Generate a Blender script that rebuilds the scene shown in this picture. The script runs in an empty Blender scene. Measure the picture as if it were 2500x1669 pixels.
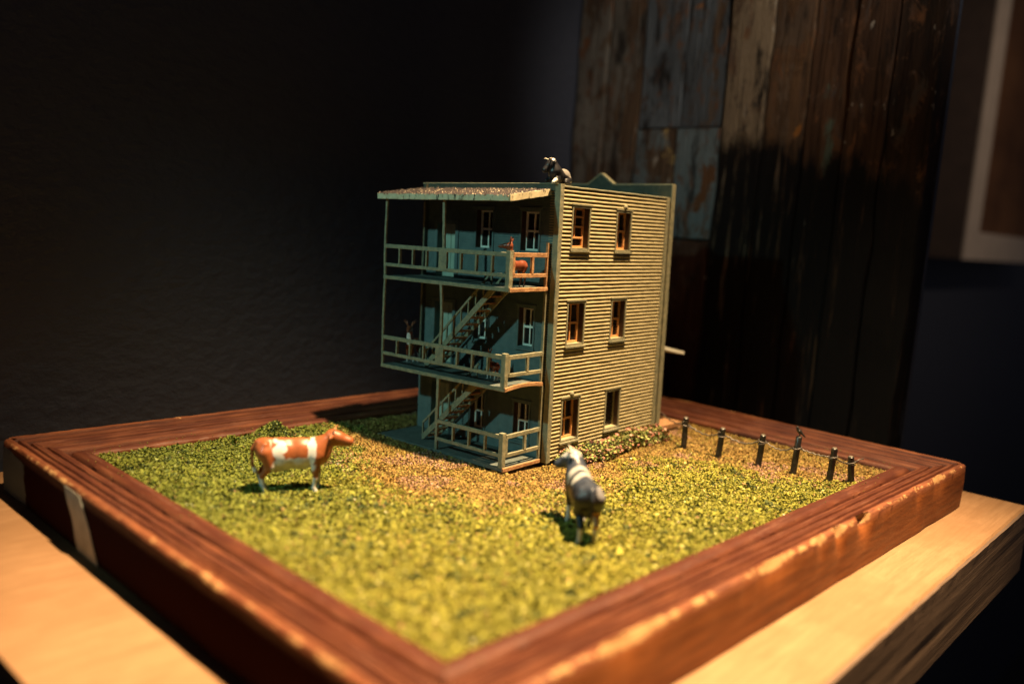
import bpy, bmesh, math, random
import numpy as np
from mathutils import Vector, Matrix, noise

random.seed(7)
rng = np.random.default_rng(7)
scene = bpy.context.scene
COL = scene.collection

# ------------------------------------------------------------------ camera
cd = bpy.data.cameras.new('camera')
cam = bpy.data.objects.new('camera', cd)
COL.objects.link(cam)
fw = Vector((0.72483348, 0.67499742, -0.13782202))
rt = Vector((0.68691113, -0.72338775, 0.06973717))
up = Vector((0.05262635, 0.14521932, 0.9879989))
M = Matrix((rt, up, -fw)).transposed().to_4x4()
M.translation = Vector((-1.84566, -1.92326, 1.53046))
cam.matrix_world = M
cd.sensor_width = 36.0
cd.lens = 2098.46 / 2500 * 36
cd.clip_start = 0.02
cd.clip_end = 100
cd.dof.use_dof = True
cd.dof.focus_distance = 5.45
cd.dof.aperture_fstop = 0.33
cd.dof.aperture_blades = 0
scene.camera = cam

# ------------------------------------------------------------------ world: dim room light
w = bpy.data.worlds.new("World")
scene.world = w
w.use_nodes = True
bg = w.node_tree.nodes['Background']
bg.inputs[0].default_value = (0.72, 0.70, 0.86, 1)
bg.inputs[1].default_value = 0.034

scene.view_settings.view_transform = 'Standard'
scene.view_settings.look = 'None'
scene.view_settings.exposure = 0
scene.view_settings.gamma = 1


def lamp(name, kind, loc, target, energy, color, size, cone=60, blend=1.0):
    d = bpy.data.lights.new(name, kind)
    d.energy = energy
    d.color = color
    d.shadow_soft_size = size
    if kind == 'SPOT':
        d.spot_size = math.radians(cone)
        d.spot_blend = blend
    o = bpy.data.objects.new(name, d)
    COL.objects.link(o)
    o.location = loc
    o.rotation_euler = (Vector(target) - Vector(loc)).to_track_quat('-Z', 'Y').to_euler()
    return o


lamp('gallery_spotlight', 'SPOT', (2.95, -1.7, 16.0), (1.35, -0.1, 0.0), 72000, (1.0, 0.69, 0.37), 0.20, 32, 1.0)
lamp('cool_lamp', 'SPOT', (-5.0, 2.5, 4.8), (2.05, 2.0, 0.7), 1150, (0.40, 0.86, 0.80), 0.12, 36, 0.8)
lamp('side_lamp', 'SPOT', (8.7, -4.6, 6.8), (11.0, 2.0, 2.2), 640, (1.0, 0.74, 0.52), 0.25, 75, 1.0)
lamp('plank_fill', 'SPOT', (0.5, -4.5, 8.5), (5.2, 1.75, 3.8), 3000, (1.0, 0.84, 0.66), 0.3, 23, 0.9)  # unseen fill light, added to brighten the planks


# ------------------------------------------------------------------ material helpers
class NT:
    def __init__(self, name, rough=0.6, spec=0.4):
        self.m = bpy.data.materials.new(name)
        self.m.use_nodes = True
        self.t = self.m.node_tree
        self.p = self.t.nodes['Principled BSDF']
        self.p.inputs['Roughness'].default_value = rough
        self.p.inputs['Specular IOR Level'].default_value = spec
        self._co = None

    def n(self, kind, **kw):
        nd = self.t.nodes.new(kind)
        for k, v in kw.items():
            setattr(nd, k, v)
        return nd

    def l(self, a, b):
        self.t.links.new(a, b)

    def co(self, scale=(1, 1, 1)):
        if self._co is None:
            self._co = self.n('ShaderNodeTexCoord')
        mp = self.n('ShaderNodeMapping')
        mp.inputs['Scale'].default_value = scale
        self.l(self._co.outputs['Object'], mp.inputs['Vector'])
        return mp.outputs[0]

    def noise(self, scale, stretch=(1, 1, 1), detail=6, rough=0.6, dist=0.0):
        nd = self.n('ShaderNodeTexNoise')
        nd.inputs['Scale'].default_value = scale
        nd.inputs['Detail'].default_value = detail
        nd.inputs['Roughness'].default_value = rough
        nd.inputs['Distortion'].default_value = dist
        self.l(self.co(stretch), nd.inputs['Vector'])
        return nd.outputs['Fac']

    def ramp(self, src, stops, interp='LINEAR'):
        nd = self.n('ShaderNodeValToRGB')
        nd.color_ramp.interpolation = interp
        el = nd.color_ramp.elements
        while len(el) < len(stops):
            el.new(0.5)
        for e, (p, c) in zip(el, stops):
            e.position = p
            e.color = (c, c, c, 1) if isinstance(c, (int, float)) else (*c, 1)
        self.l(src, nd.inputs[0])
        return nd.outputs[0]

    def mix(self, fac, a, b, mode='MIX'):
        nd = self.n('ShaderNodeMix', data_type='RGBA', blend_type=mode)
        for sock, v in ((nd.inputs[0], fac), (nd.inputs[6], a), (nd.inputs[7], b)):
            if isinstance(v, bpy.types.NodeSocket):
                self.l(v, sock)
            elif isinstance(v, (int, float)):
                sock.default_value = v
            else:
                sock.default_value = (*v, 1)
        return nd.outputs[2]

    def math(self, op, a, b=0.0):
        nd = self.n('ShaderNodeMath', operation=op)
        for sock, v in ((nd.inputs[0], a), (nd.inputs[1], b)):
            if isinstance(v, bpy.types.NodeSocket):
                self.l(v, sock)
            else:
                sock.default_value = v
        return nd.outputs[0]

    def attr(self, name):
        nd = self.n('ShaderNodeAttribute', attribute_name=name)
        return nd

    def xyz(self):
        nd = self.n('ShaderNodeSeparateXYZ')
        self.l(self.co(), nd.inputs[0])
        return nd.outputs

    def color(self, c):
        if isinstance(c, bpy.types.NodeSocket):
            self.l(c, self.p.inputs['Base Color'])
        else:
            self.p.inputs['Base Color'].default_value = (*c, 1)

    def rough(self, r):
        self.l(r, self.p.inputs['Roughness'])

    def bump(self, h, strength=0.4, dist=0.01):
        nd = self.n('ShaderNodeBump')
        nd.inputs['Strength'].default_value = strength
        nd.inputs['Distance'].default_value = dist
        self.l(h, nd.inputs['Height'])
        self.l(nd.outputs[0], self.p.inputs['Normal'])


def painted(name, c1, c2, scale=18, wear=None, wear_amt=0.62, rough=0.65, bump=0.35, bd=0.004, spec=0.3):
    m = NT(name, rough, spec)
    n1 = m.noise(scale, detail=8, rough=0.65)
    c = m.mix(m.ramp(n1, [(0.35, 0.0), (0.65, 1.0)]), c1, c2)
    if wear:
        n2 = m.noise(scale * 2.3, detail=10, rough=0.75)
        c = m.mix(m.ramp(n2, [(wear_amt, 0.0), (wear_amt + 0.06, 1.0)]), c, wear)
    m.color(c)
    n3 = m.noise(scale * 7, detail=4)
    m.bump(n3, bump, bd)
    return m.m


def plain(name, c, rough=0.6, spec=0.4, metal=0.0):
    m = NT(name, rough, spec)
    n1 = m.noise(40, detail=5)
    m.color(m.mix(m.ramp(n1, [(0.3, 0.0), (0.7, 1.0)]), tuple(x * 0.75 for x in c), tuple(min(1, x * 1.2) for x in c)))
    m.p.inputs['Metallic'].default_value = metal
    m.bump(m.noise(120, detail=3), 0.15, 0.003)
    return m.m


MAT = {}
MAT['siding'] = painted('grey_green_siding_paint', (0.305, 0.262, 0.14), (0.405, 0.35, 0.195), 14, (0.22, 0.15, 0.065), 0.66, 0.72, 0.5, 0.004)
MAT['shaded_siding'] = painted('shaded_siding_paint', (0.075, 0.108, 0.104), (0.108, 0.146, 0.138), 16, (0.045, 0.055, 0.05), 0.68, 0.7, 0.4)  # siding paint darkened and cooled: porch shade put into its colour
MAT['trim'] = painted('dry_brushed_trim_paint', (0.14, 0.145, 0.1), (0.26, 0.24, 0.15), 30, (0.22, 0.15, 0.09), 0.60, 0.7, 0.7, 0.005)
MAT['edge'] = painted('bare_edge_wood', (0.26, 0.125, 0.055), (0.42, 0.235, 0.11), 35, (0.52, 0.40, 0.22), 0.63, 0.75, 0.8, 0.005)
MAT['deck'] = painted('deck_paint', (0.06, 0.075, 0.07), (0.1, 0.115, 0.1), 22, (0.36, 0.28, 0.18), 0.62, 0.75, 0.5)
MAT['door'] = painted('pale_green_door_paint', (0.28, 0.34, 0.27), (0.36, 0.42, 0.33), 12, None, 0.6, 0.6, 0.2)
MAT['facade'] = painted('dark_green_facade_paint', (0.05, 0.054, 0.04), (0.085, 0.088, 0.062), 20, (0.38, 0.38, 0.28), 0.66, 0.7, 0.5)
MAT['sash'] = painted('tan_sash_paint', (0.55, 0.24, 0.08), (0.68, 0.36, 0.15), 30, (0.24, 0.12, 0.06), 0.62, 0.6, 0.3)
MAT['white_sash'] = painted('pale_sash_paint', (0.62, 0.62, 0.52), (0.75, 0.74, 0.64), 30, (0.3, 0.25, 0.18), 0.66, 0.6, 0.3)
MAT['dark_inside'] = plain('dark_interior', (0.012, 0.010, 0.009), 0.9, 0.1)
gm = NT('window_glass', 0.12, 0.5)
gm.color((0.015, 0.013, 0.012))
gm.rough(gm.ramp(gm.noise(9), [(0.3, 0.08), (0.7, 0.35)]))
MAT['glass'] = gm.m


def roof_mat():
    m = NT('gritty_porch_roofing', 0.95, 0.0)
    v = m.noise(95, detail=3, rough=0.5)
    c = m.mix(m.ramp(v, [(0.47, 0.0), (0.53, 1.0)]), (0.012, 0.009, 0.010), (0.040, 0.031, 0.031))
    m.color(c)
    m.bump(v, 0.6, 0.01)
    return m.m


MAT['roofing'] = roof_mat()
MAT['grit'] = painted('roof_grit', (0.010, 0.008, 0.009), (0.045, 0.034, 0.034), 22, (0.46, 0.38, 0.26), 0.56, 0.95, 0.0)


def wood_rail_mat(name, axis):
    m = NT(name, 0.5, 0.25)
    st = (1.2, 14, 14) if axis == 'x' else (14, 1.2, 14)
    g = m.noise(3.2, st, detail=9, rough=0.7, dist=0.4)
    c = m.mix(m.ramp(g, [(0.18, 0.0), (0.85, 1.0)]), (0.032, 0.009, 0.006), (0.090, 0.024, 0.012))
    # dusty rubbed streaks along the grain
    st2 = (0.7, 9, 9) if axis == 'x' else (9, 0.7, 9)
    d = m.noise(4.0, st2, detail=10, rough=0.75)
    dm = m.ramp(d, [(0.55, 0.0), (0.75, 0.55)])
    c = m.mix(dm, c, (0.27, 0.125, 0.075))
    # ridges rubbed lighter than the grooves, by the mesh wear attribute
    a0 = m.attr('wear')
    rb = m.math('MULTIPLY', m.ramp(a0.outputs['Fac'], [(0.12, 0.0), (0.7, 0.8)]), m.ramp(m.noise(5, st2, detail=8, rough=0.7), [(0.35, 0.1), (0.65, 1.0)]))
    c = m.mix(rb, c, (0.27, 0.095, 0.040))
    # the front rail's outer face takes a lighter, more orange tone
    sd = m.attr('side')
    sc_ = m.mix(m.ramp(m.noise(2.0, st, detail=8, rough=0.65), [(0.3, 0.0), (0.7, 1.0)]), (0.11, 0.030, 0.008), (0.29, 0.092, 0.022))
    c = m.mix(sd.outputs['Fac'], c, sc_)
    ds = m.attr('painted_shade')  # shade of the outer faces painted into the colour, gloss taken off
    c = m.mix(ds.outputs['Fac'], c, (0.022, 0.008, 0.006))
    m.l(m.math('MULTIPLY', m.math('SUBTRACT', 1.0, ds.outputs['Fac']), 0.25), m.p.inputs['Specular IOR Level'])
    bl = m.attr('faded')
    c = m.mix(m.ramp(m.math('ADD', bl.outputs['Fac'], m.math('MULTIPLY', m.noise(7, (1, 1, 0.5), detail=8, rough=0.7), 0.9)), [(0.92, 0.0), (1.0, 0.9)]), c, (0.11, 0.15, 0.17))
    # chips down to the raw wood: mesh wear attribute broken up by noise
    a = m.attr('wear')
    ch = m.noise(16, (1.3, 1.3, 1.3), detail=9, rough=0.72)
    lo = m.noise(2.6, detail=4)
    k = m.math('ADD', m.math('MULTIPLY', a.outputs['Fac'], 0.33), m.math('ADD', m.math('MULTIPLY', ch, 0.7), m.math('MULTIPLY', lo, 0.36)))
    km = m.ramp(k, [(0.84, 0.0), (0.90, 1.0)])
    c = m.mix(km, c, (0.37, 0.205, 0.088))
    m.color(c)
    m.rough(m.ramp(d, [(0.35, 0.42), (0.7, 0.68)]))
    m.bump(m.math('ADD', m.math('MULTIPLY', g, 0.5), m.math('MULTIPLY', m.noise(60, detail=5), 0.5)), 0.35, 0.012)
    return m


MAT['rail_x'] = wood_rail_mat('worn_red_brown_varnish_long', 'x').m
MAT['rail_y'] = wood_rail_mat('worn_red_brown_varnish_cross', 'y').m


def shelf_top_mat():
    m = NT('raw_tan_shelf_board', 0.8, 0.2)
    g = m.noise(2.5, (1.0, 7, 7), detail=9, rough=0.65, dist=0.5)
    c = m.mix(m.ramp(g, [(0.3, 0.0), (0.7, 1.0)]), (0.225, 0.124, 0.060), (0.315, 0.182, 0.094))
    f = m.noise(30, (1, 3.0, 1), detail=8, rough=0.7)
    c = m.mix(m.ramp(f, [(0.63, 0.0), (0.70, 0.8)]), c, (0.15, 0.08, 0.038))
    gl = m.noise(3.0, (0.5, 26, 1), detail=7, rough=0.7, dist=0.3)
    c = m.mix(m.ramp(gl, [(0.50, 0.0), (0.68, 0.6)]), c, (0.19, 0.10, 0.046))
    po = m.noise(60, (0.9, 3.5, 1), detail=4, rough=0.6)
    c = m.mix(m.ramp(po, [(0.64, 0.0), (0.69, 0.7)]), c, (0.10, 0.05, 0.022))
    b = m.noise(1.6, detail=3)
    c = m.mix(m.ramp(b, [(0.45, 0.0), (0.62, 0.55)]), c, (0.20, 0.108, 0.05))
    m.color(c)
    m.bump(f, 0.5, 0.008)
    return m.m


MAT['shelf_top'] = shelf_top_mat()


def shelf_front_mat():
    m = NT('dark_stained_timber', 0.36, 0.5)
    g = m.noise(2.2, (0.5, 8, 60), detail=6, rough=0.6, dist=0.15)
    c = m.mix(m.ramp(g, [(0.32, 0.0), (0.68, 1.0)]), (0.085, 0.056, 0.040), (0.17, 0.115, 0.08))
    s = m.noise(42, detail=6, rough=0.8)
    c = m.mix(m.ramp(s, [(0.70, 0.0), (0.74, 1.0)]), c, (0.32, 0.21, 0.11))
    m.color(c)
    m.bump(g, 0.5, 0.015)
    return m.m


MAT['shelf_front'] = shelf_front_mat()


def wall_mat():
    m = NT('black_wall_paint', 0.55, 0.35)
    n1 = m.noise(7, detail=8, rough=0.6)
    m.color(m.mix(n1, (0.030, 0.036, 0.054), (0.041, 0.048, 0.070)))
    m.bump(m.noise(9, (1, 1, 1.4), detail=5, rough=0.55), 0.35, 0.04)
    return m.m


MAT['wall'] = wall_mat()
MAT['floor'] = plain('dark_floor', (0.02, 0.018, 0.016), 0.6)


def plank_mat(name, wood1, wood2, paint=None, amount=0.5, accent=None, acc_th=0.66, off=0.0, black=None, streak=1.0):
    """rough old board: streaky wood, flaking paint, odd bright chips; black = z below which the board turns near black"""
    m = NT(name, 0.75, 0.08)
    tc = m.n('ShaderNodeTexCoord')

    def nz(scale, st, loc, detail=9, rough=0.7, dist=0.0):
        mp = m.n('ShaderNodeMapping')
        mp.inputs['Location'].default_value = (loc + off, loc * 1.7 - off, loc * 0.6 + off * 2.3)
        mp.inputs['Scale'].default_value = st
        nd = m.n('ShaderNodeTexNoise')
        nd.inputs['Scale'].default_value = scale
        nd.inputs['Detail'].default_value = detail
        nd.inputs['Roughness'].default_value = rough
        nd.inputs['Distortion'].default_value = dist
        m.l(tc.outputs['Object'], mp.inputs['Vector'])
        m.l(mp.outputs[0], nd.inputs['Vector'])
        return nd.outputs['Fac']
    g = nz(2.2, (6, 6, 0.35), 1.0, dist=0.3)
    c = m.mix(m.ramp(g, [(0.34, 0.0), (0.66, 1.0)]), wood1, wood2)
    s1 = nz(3.4, (7, 7, 0.22), 2.0, 10, 0.78)
    c = m.mix(m.ramp(s1, [(0.55, 0.0), (0.62, 0.8 * streak)]), c, tuple(x * 0.22 for x in wood1))
    if paint:
        p1 = nz(1.5, (1.7, 1.7, 0.75), 3.0, 10, 0.70, 0.5)
        p2 = nz(4.5, (2.4, 2.4, 0.6), 4.0, 8, 0.7)
        k = m.math('ADD', m.math('MULTIPLY', p1, 0.7), m.math('MULTIPLY', p2, 0.3))
        t0 = 0.5 + (0.5 - amount) * 0.36
        tone = m.mix(m.ramp(nz(1.1, (2, 2, 0.5), 5.0), [(0.3, 0.0), (0.7, 1.0)]), tuple(x * 0.6 for x in paint), tuple(min(1, x * 1.35) for x in paint))
        c = m.mix(m.ramp(k, [(t0 - 0.012, 0.0), (t0 + 0.03, 0.92)]), c, tone)
    if accent:
        a1 = nz(1.9, (1.9, 1.9, 0.9), 6.0, 7, 0.62, 0.4)
        c = m.mix(m.ramp(a1, [(acc_th, 0.0), (acc_th + 0.03, 1.0)]), c, accent)
    mo = nz(3.6, (2.0, 2.0, 1.0), 11.0, 9, 0.72, 0.6)
    c = m.mix(m.ramp(mo, [(0.54, 0.0), (0.60, 0.8)]), c, m.mix(m.ramp(nz(2.0, (2, 2, 1), 12.0), [(0.42, 0.0), (0.58, 1.0)]), (0.13, 0.06, 0.028), (0.05, 0.045, 0.042)))
    ch = nz(5.5, (1.8, 1.8, 0.8), 7.0, 6, 0.6)
    c = m.mix(m.ramp(ch, [(0.675, 0.0), (0.70, 0.85)]), c, (0.26, 0.24, 0.21))
    dk = nz(2.8, (2.2, 2.2, 0.5), 8.0, 8, 0.7)
    c = m.mix(m.ramp(dk, [(0.54, 0.0), (0.63, 0.88)]), c, (0.012, 0.010, 0.009))
    if black is not None:  # near black below this height, with a ragged upper edge
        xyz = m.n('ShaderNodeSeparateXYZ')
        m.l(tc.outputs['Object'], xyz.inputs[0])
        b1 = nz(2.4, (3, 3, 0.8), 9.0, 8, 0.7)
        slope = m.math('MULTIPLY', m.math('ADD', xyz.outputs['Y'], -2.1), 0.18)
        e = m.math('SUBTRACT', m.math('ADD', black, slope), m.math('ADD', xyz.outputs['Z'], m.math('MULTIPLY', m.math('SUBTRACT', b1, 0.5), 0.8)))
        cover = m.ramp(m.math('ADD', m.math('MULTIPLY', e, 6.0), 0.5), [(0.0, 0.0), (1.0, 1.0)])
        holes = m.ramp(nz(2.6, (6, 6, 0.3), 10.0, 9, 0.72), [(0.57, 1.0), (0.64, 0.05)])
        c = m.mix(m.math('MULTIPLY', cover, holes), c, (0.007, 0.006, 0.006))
    m.color(c)
    m.bump(m.math('ADD', g, m.math('MULTIPLY', s1, 0.8)), 0.8, 0.06)
    return m.m


# ------------------------------------------------------------------ mesh helpers
def link(name, me, mat=None, parent=None, loc=None):
    o = bpy.data.objects.new(name, me)
    COL.objects.link(o)
    if mat is not None:
        me.materials.append(mat)
    if parent is not None:
        o.parent = parent
    if loc is not None:
        o.location = loc
    return o


def from_bm(name, bm, mat, parent=None, smooth=False):
    bmesh.ops.recalc_face_normals(bm, faces=bm.faces)
    me = bpy.data.meshes.new(name)
    bm.to_mesh(me)
    bm.free()
    if smooth:
        me.polygons.foreach_set('use_smooth', [True] * len(me.polygons))
    return link(name, me, mat, parent)


def tag(o, label, cat, group=None):
    o['label'] = label
    o['category'] = cat
    if group:
        o['group'] = group
    return o


def empty(name, loc=(0, 0, 0)):
    o = bpy.data.objects.new(name, None)
    COL.objects.link(o)
    o.location = loc
    o.empty_display_size = 0.05
    return o


def jit(v, a):
    if a == 0:
        return v
    q = v * 23.0
    return v + Vector((noise.noise(q), noise.noise(q + Vector((9, 3, 1))), noise.noise(q + Vector((2, 7, 5))))) * a


def box(bm, lo, hi, j=0.0):
    vs = [bm.verts.new(jit(Vector((x, y, z)), j)) for x in (lo[0], hi[0]) for y in (lo[1], hi[1]) for z in (lo[2], hi[2])]
    for f in ((0, 1, 3, 2), (4, 6, 7, 5), (0, 4, 5, 1), (2, 3, 7, 6), (0, 2, 6, 4), (1, 5, 7, 3)):
        bm.faces.new([vs[i] for i in f])


def bar(bm, p0, p1, wx, wy, ref=(0, 0, 1), segs=1, j=0.0, ch=0.0, sag=None):
    """a beam with a (chamfered) rectangular section between two points"""
    p0, p1 = Vector(p0), Vector(p1)
    d = (p1 - p0).normalized()
    r = Vector(ref)
    if abs(d.dot(r)) > 0.98:
        r = Vector((1, 0, 0))
    u = d.cross(r).normalized()
    v = u.cross(d).normalized()
    a, b = wx / 2, wy / 2
    if ch > 0:
        prof = [(-a + ch, -b), (a - ch, -b), (a, -b + ch), (a, b - ch), (a - ch, b), (-a + ch, b), (-a, b - ch), (-a, -b + ch)]
    else:
        prof = [(-a, -b), (a, -b), (a, b), (-a, b)]
    rings = []
    for i in range(segs + 1):
        t = i / segs
        c = p0.lerp(p1, t)
        if sag:
            c = c + Vector(sag) * (4 * t * (1 - t))
        rings.append([bm.verts.new(jit(c + u * x + v * y, j)) for x, y in prof])
    n = len(prof)
    for i in range(segs):
        for k in range(n):
            bm.faces.new((rings[i][k], rings[i][(k + 1) % n], rings[i + 1][(k + 1) % n], rings[i + 1][k]))
    bm.faces.new(rings[0][::-1])
    bm.faces.new(rings[-1])


def tube(bm, pts, rad, n=8, caps=True):
    pts = [Vector(p) for p in pts]
    rads = rad if isinstance(rad, (list, tuple)) else [rad] * len(pts)
    rings = []
    u = None
    for i, p in enumerate(pts):
        d = (pts[min(i + 1, len(pts) - 1)] - pts[max(i - 1, 0)]).normalized()
        if u is None:
            u = d.orthogonal().normalized()
        u = (u - d * u.dot(d)).normalized()
        v = d.cross(u)
        rings.append([bm.verts.new(p + (u * math.cos(2 * math.pi * k / n) + v * math.sin(2 * math.pi * k / n)) * rads[i]) for k in range(n)])
    for i in range(len(pts) - 1):
        for k in range(n):
            bm.faces.new((rings[i][k], rings[i][(k + 1) % n], rings[i + 1][(k + 1) % n], rings[i + 1][k]))
    if caps:
        bm.faces.new(rings[0][::-1])
        bm.faces.new(rings[-1])


def obj_bars(name, bars, mat, parent, **kw):
    bm = bmesh.new()
    for b in bars:
        bar(bm, *b, **kw)
    return from_bm(name, bm, mat, parent)


def obj_box(name, lo, hi, mat, parent=None, j=0.0):
    bm = bmesh.new()
    box(bm, lo, hi, j)
    return from_bm(name, bm, mat, parent)


# ------------------------------------------------------------------ room
def struct(o):
    o['kind'] = 'structure'
    return o


WY = 3.99
struct(obj_box('wall', (-14, WY, -9), (5.34, WY + 0.3, 9), MAT['wall']))
struct(obj_box('wall', (5.55, 2.62, -9), (70, 2.9, 9), MAT['wall']))
struct(obj_box('floor', (-16, -14, -9.3), (72, 6, -9.0), MAT['floor']))

# reclaimed plank partition -----------------------------------------------------
pw = tag(empty('plank_wall', (5.0, 2.1, -9)), 'weathered vertical plank wall with flaking blue and brown paint behind the model', 'plank wall')
P = 5.18
KP = 1.028
W1, W2 = (0.055, 0.036, 0.024), (0.115, 0.078, 0.050)
SLATE_P, BLUE_P, GREY_P, TAN_P = (0.080, 0.100, 0.120), (0.110, 0.150, 0.170), (0.125, 0.120, 0.108), (0.20, 0.155, 0.105)
OCH, RST = (0.34, 0.25, 0.10), (0.26, 0.11, 0.03)
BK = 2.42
planks = [  # y0, y1, z0, z1, proud, material
    (3.44, 3.80, -9, 9, 0.00, plank_mat('plank_grey_weathered', W1, W2, GREY_P, 0.62, (0.13, 0.06, 0.03), 0.62, 2)),
    (3.03, 3.425, -9, 9, -0.02, plank_mat('plank_grey_brown', W1, W2, GREY_P, 0.50, RST, 0.68, 12)),
    (2.57, 3.015, 2.49, 9, -0.01, plank_mat('plank_slate_paint', W1, W2, SLATE_P, 0.80, (0.30, 0.31, 0.32), 0.70, 5, streak=0.6)),
    (2.12, 2.56, 2.49, 9, -0.02, plank_mat('plank_slate_flaking', W1, W2, SLATE_P, 0.66, RST, 0.67, 6, streak=0.6)),
    (2.57, 3.015, -9, 2.475, 0.00, plank_mat('plank_blue_ochre', W1, W2, BLUE_P, 0.50, OCH, 0.60, 1)),
    (2.12, 2.56, 1.50, 2.475, 0.01, plank_mat('plank_blue_paint', W1, W2, BLUE_P, 0.74, (0.10, 0.05, 0.025), 0.58, 3, streak=0.7)),
    (2.12, 2.56, -9, 1.485, -0.01, plank_mat('plank_red_brown', (0.036, 0.017, 0.012), (0.066, 0.033, 0.022), None, 0, None, 0, 8)),
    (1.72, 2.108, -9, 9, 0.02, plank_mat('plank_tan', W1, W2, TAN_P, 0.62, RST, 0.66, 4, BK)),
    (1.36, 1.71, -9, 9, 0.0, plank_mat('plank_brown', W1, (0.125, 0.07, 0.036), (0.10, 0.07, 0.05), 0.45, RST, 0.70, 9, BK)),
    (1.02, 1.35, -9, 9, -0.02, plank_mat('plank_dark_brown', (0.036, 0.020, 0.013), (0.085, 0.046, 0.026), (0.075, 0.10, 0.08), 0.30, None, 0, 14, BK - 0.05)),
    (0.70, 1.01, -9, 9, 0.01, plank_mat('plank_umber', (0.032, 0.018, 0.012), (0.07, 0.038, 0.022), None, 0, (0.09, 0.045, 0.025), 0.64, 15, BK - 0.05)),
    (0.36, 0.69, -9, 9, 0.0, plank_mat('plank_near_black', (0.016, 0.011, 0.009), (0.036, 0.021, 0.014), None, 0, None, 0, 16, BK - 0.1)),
]
for y0, y1, z0, z1, pr, mt in planks:
    y0, y1 = (-1.923 + (q + 1.923) * KP for q in (y0, y1))
    z0, z1 = (q if abs(q) == 9 else 1.53 + (q - 1.53) * KP for q in (z0, z1))
    bm = bmesh.new()
    x0 = P - pr
    n = 60
    prof = [(5.45, y0), (x0 + 0.012, y0), (x0, y0 + 0.010), (x0, y1 - 0.010), (x0 + 0.012, y1), (5.45, y1)]
    zs = [max(z0, -9)] + [z for z in np.linspace(-1, 5, n) if z0 + 0.1 < z < z1 - 0.1] + [z1]
    rings = []
    for z in zs:
        rings.append([bm.verts.new((x + (0.022 * noise.noise((y * 3, z * 1.8, pr * 50)) if x < 5.4 else 0),
                                    y + (0.016 * noise.noise((z * 2.3, y * 9, 4.0)) + 0.008 * noise.noise((z * 9, y * 9, 6.0)) if x < 5.4 else 0), z + (0.02 * noise.noise((y * 14, z, 2)) if z in (z0, z1) else 0))) for x, y in prof])
    for a, b in zip(rings, rings[1:]):
        for k in range(len(prof) - 1):
            bm.faces.new((a[k], a[k + 1], b[k + 1], b[k]))
        bm.faces.new((a[-1], a[0], b[0], b[-1]))
    bm.faces.new(rings[0][::-1])
    bm.faces.new(rings[-1])
    o = from_bm('plank', bm, mt)
    o.location = (-5.0, -2.1, 9)
    o.parent = pw
obj_box('backing', (5.40 - 5, 0.425 - 2.1, 0.0), (5.52 - 5, 3.975 - 2.1, 18), MAT['wall'], pw)

# picture on the far wall -------------------------------------------------------
pic = tag(empty('framed_picture', (11.87, 2.0, 1.45)), 'deep pale framed picture with dark brown artwork hanging on the far right wall', 'picture')
fm = painted('pale_picture_moulding', (0.46, 0.40, 0.34), (0.54, 0.47, 0.40), 4, None, 0.6, 0.6, 0.2)
fs = painted('shaded_picture_side', (0.085, 0.065, 0.058), (0.11, 0.082, 0.07), 4, None, 0.6, 0.6, 0.2)  # side of the pale frame darkened: its shade is in the colour
pa = NT('brown_artwork', 0.7, 0.2)
pa.color(pa.mix(pa.ramp(pa.noise(0.9, detail=6), [(0.35, 0.0), (0.7, 1.0)]), (0.075, 0.034, 0.016), (0.17, 0.082, 0.036)))
bm = bmesh.new()
box(bm, (0, 0.004, 0), (5.0, 0.6, 5.2))
from_bm('frame_box', bm, fs, pic)
bm = bmesh.new()
box(bm, (0.0, -0.03, 0), (5.0, 0.002, 0.42))
box(bm, (0.0, -0.03, 0.42), (0.62, 0.002, 4.8))
box(bm, (4.4, -0.03, 0.42), (5.0, 0.002, 4.8))
box(bm, (0.0, -0.03, 4.8), (5.0, 0.002, 5.2))
from_bm('mat_border', bm, fm, pic)
obj_box('artwork', (0.62, -0.006, 0.42), (4.4, 0.001, 4.8), pa.m, pic)

# ------------------------------------------------------------------ shelf
sh = tag(empty('wooden_shelf', (2.08, 1.55, -0.70)), 'thick wooden shelf with raw tan top and dark stained front under the tray', 'shelf')
sh.rotation_euler.z = 0.0224
bm = bmesh.new()
X0, X1, Y0, Y1 = -2.965, 2.965, -2.226, 2.36
nx, ny = 90, 2
zt = 0.4765
xs = np.linspace(X0, X1, nx)
top = []
for x in xs:
    e = 0.004 * noise.noise((x * 6, 0, 1)) + 0.004 * noise.noise((x * 23, 0, 2))
    top.append([bm.verts.new((x, Y0 + 0.01 + e, zt - 0.06)), bm.verts.new((x, Y0 + 0.004 + e, zt - 0.012 + 0.004 * noise.noise((x * 17, 3, 3)))), bm.verts.new((x, Y0 + 0.016 + e, zt)), bm.verts.new((x, Y1, zt)), bm.verts.new((x, Y1, zt - 0.06))])
for a, b in zip(top, top[1:]):
    for k in range(4):
        bm.faces.new((a[k], b[k], b[k + 1], a[k + 1]))
    bm.faces.new((a[4], b[4], b[0], a[0]))
bm.faces.new(top[0])
bm.faces.new(top[-1][::-1])
st = from_bm('top_board', bm, MAT['shelf_top'], sh)
bm = bmesh.new()
prev = None
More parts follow.
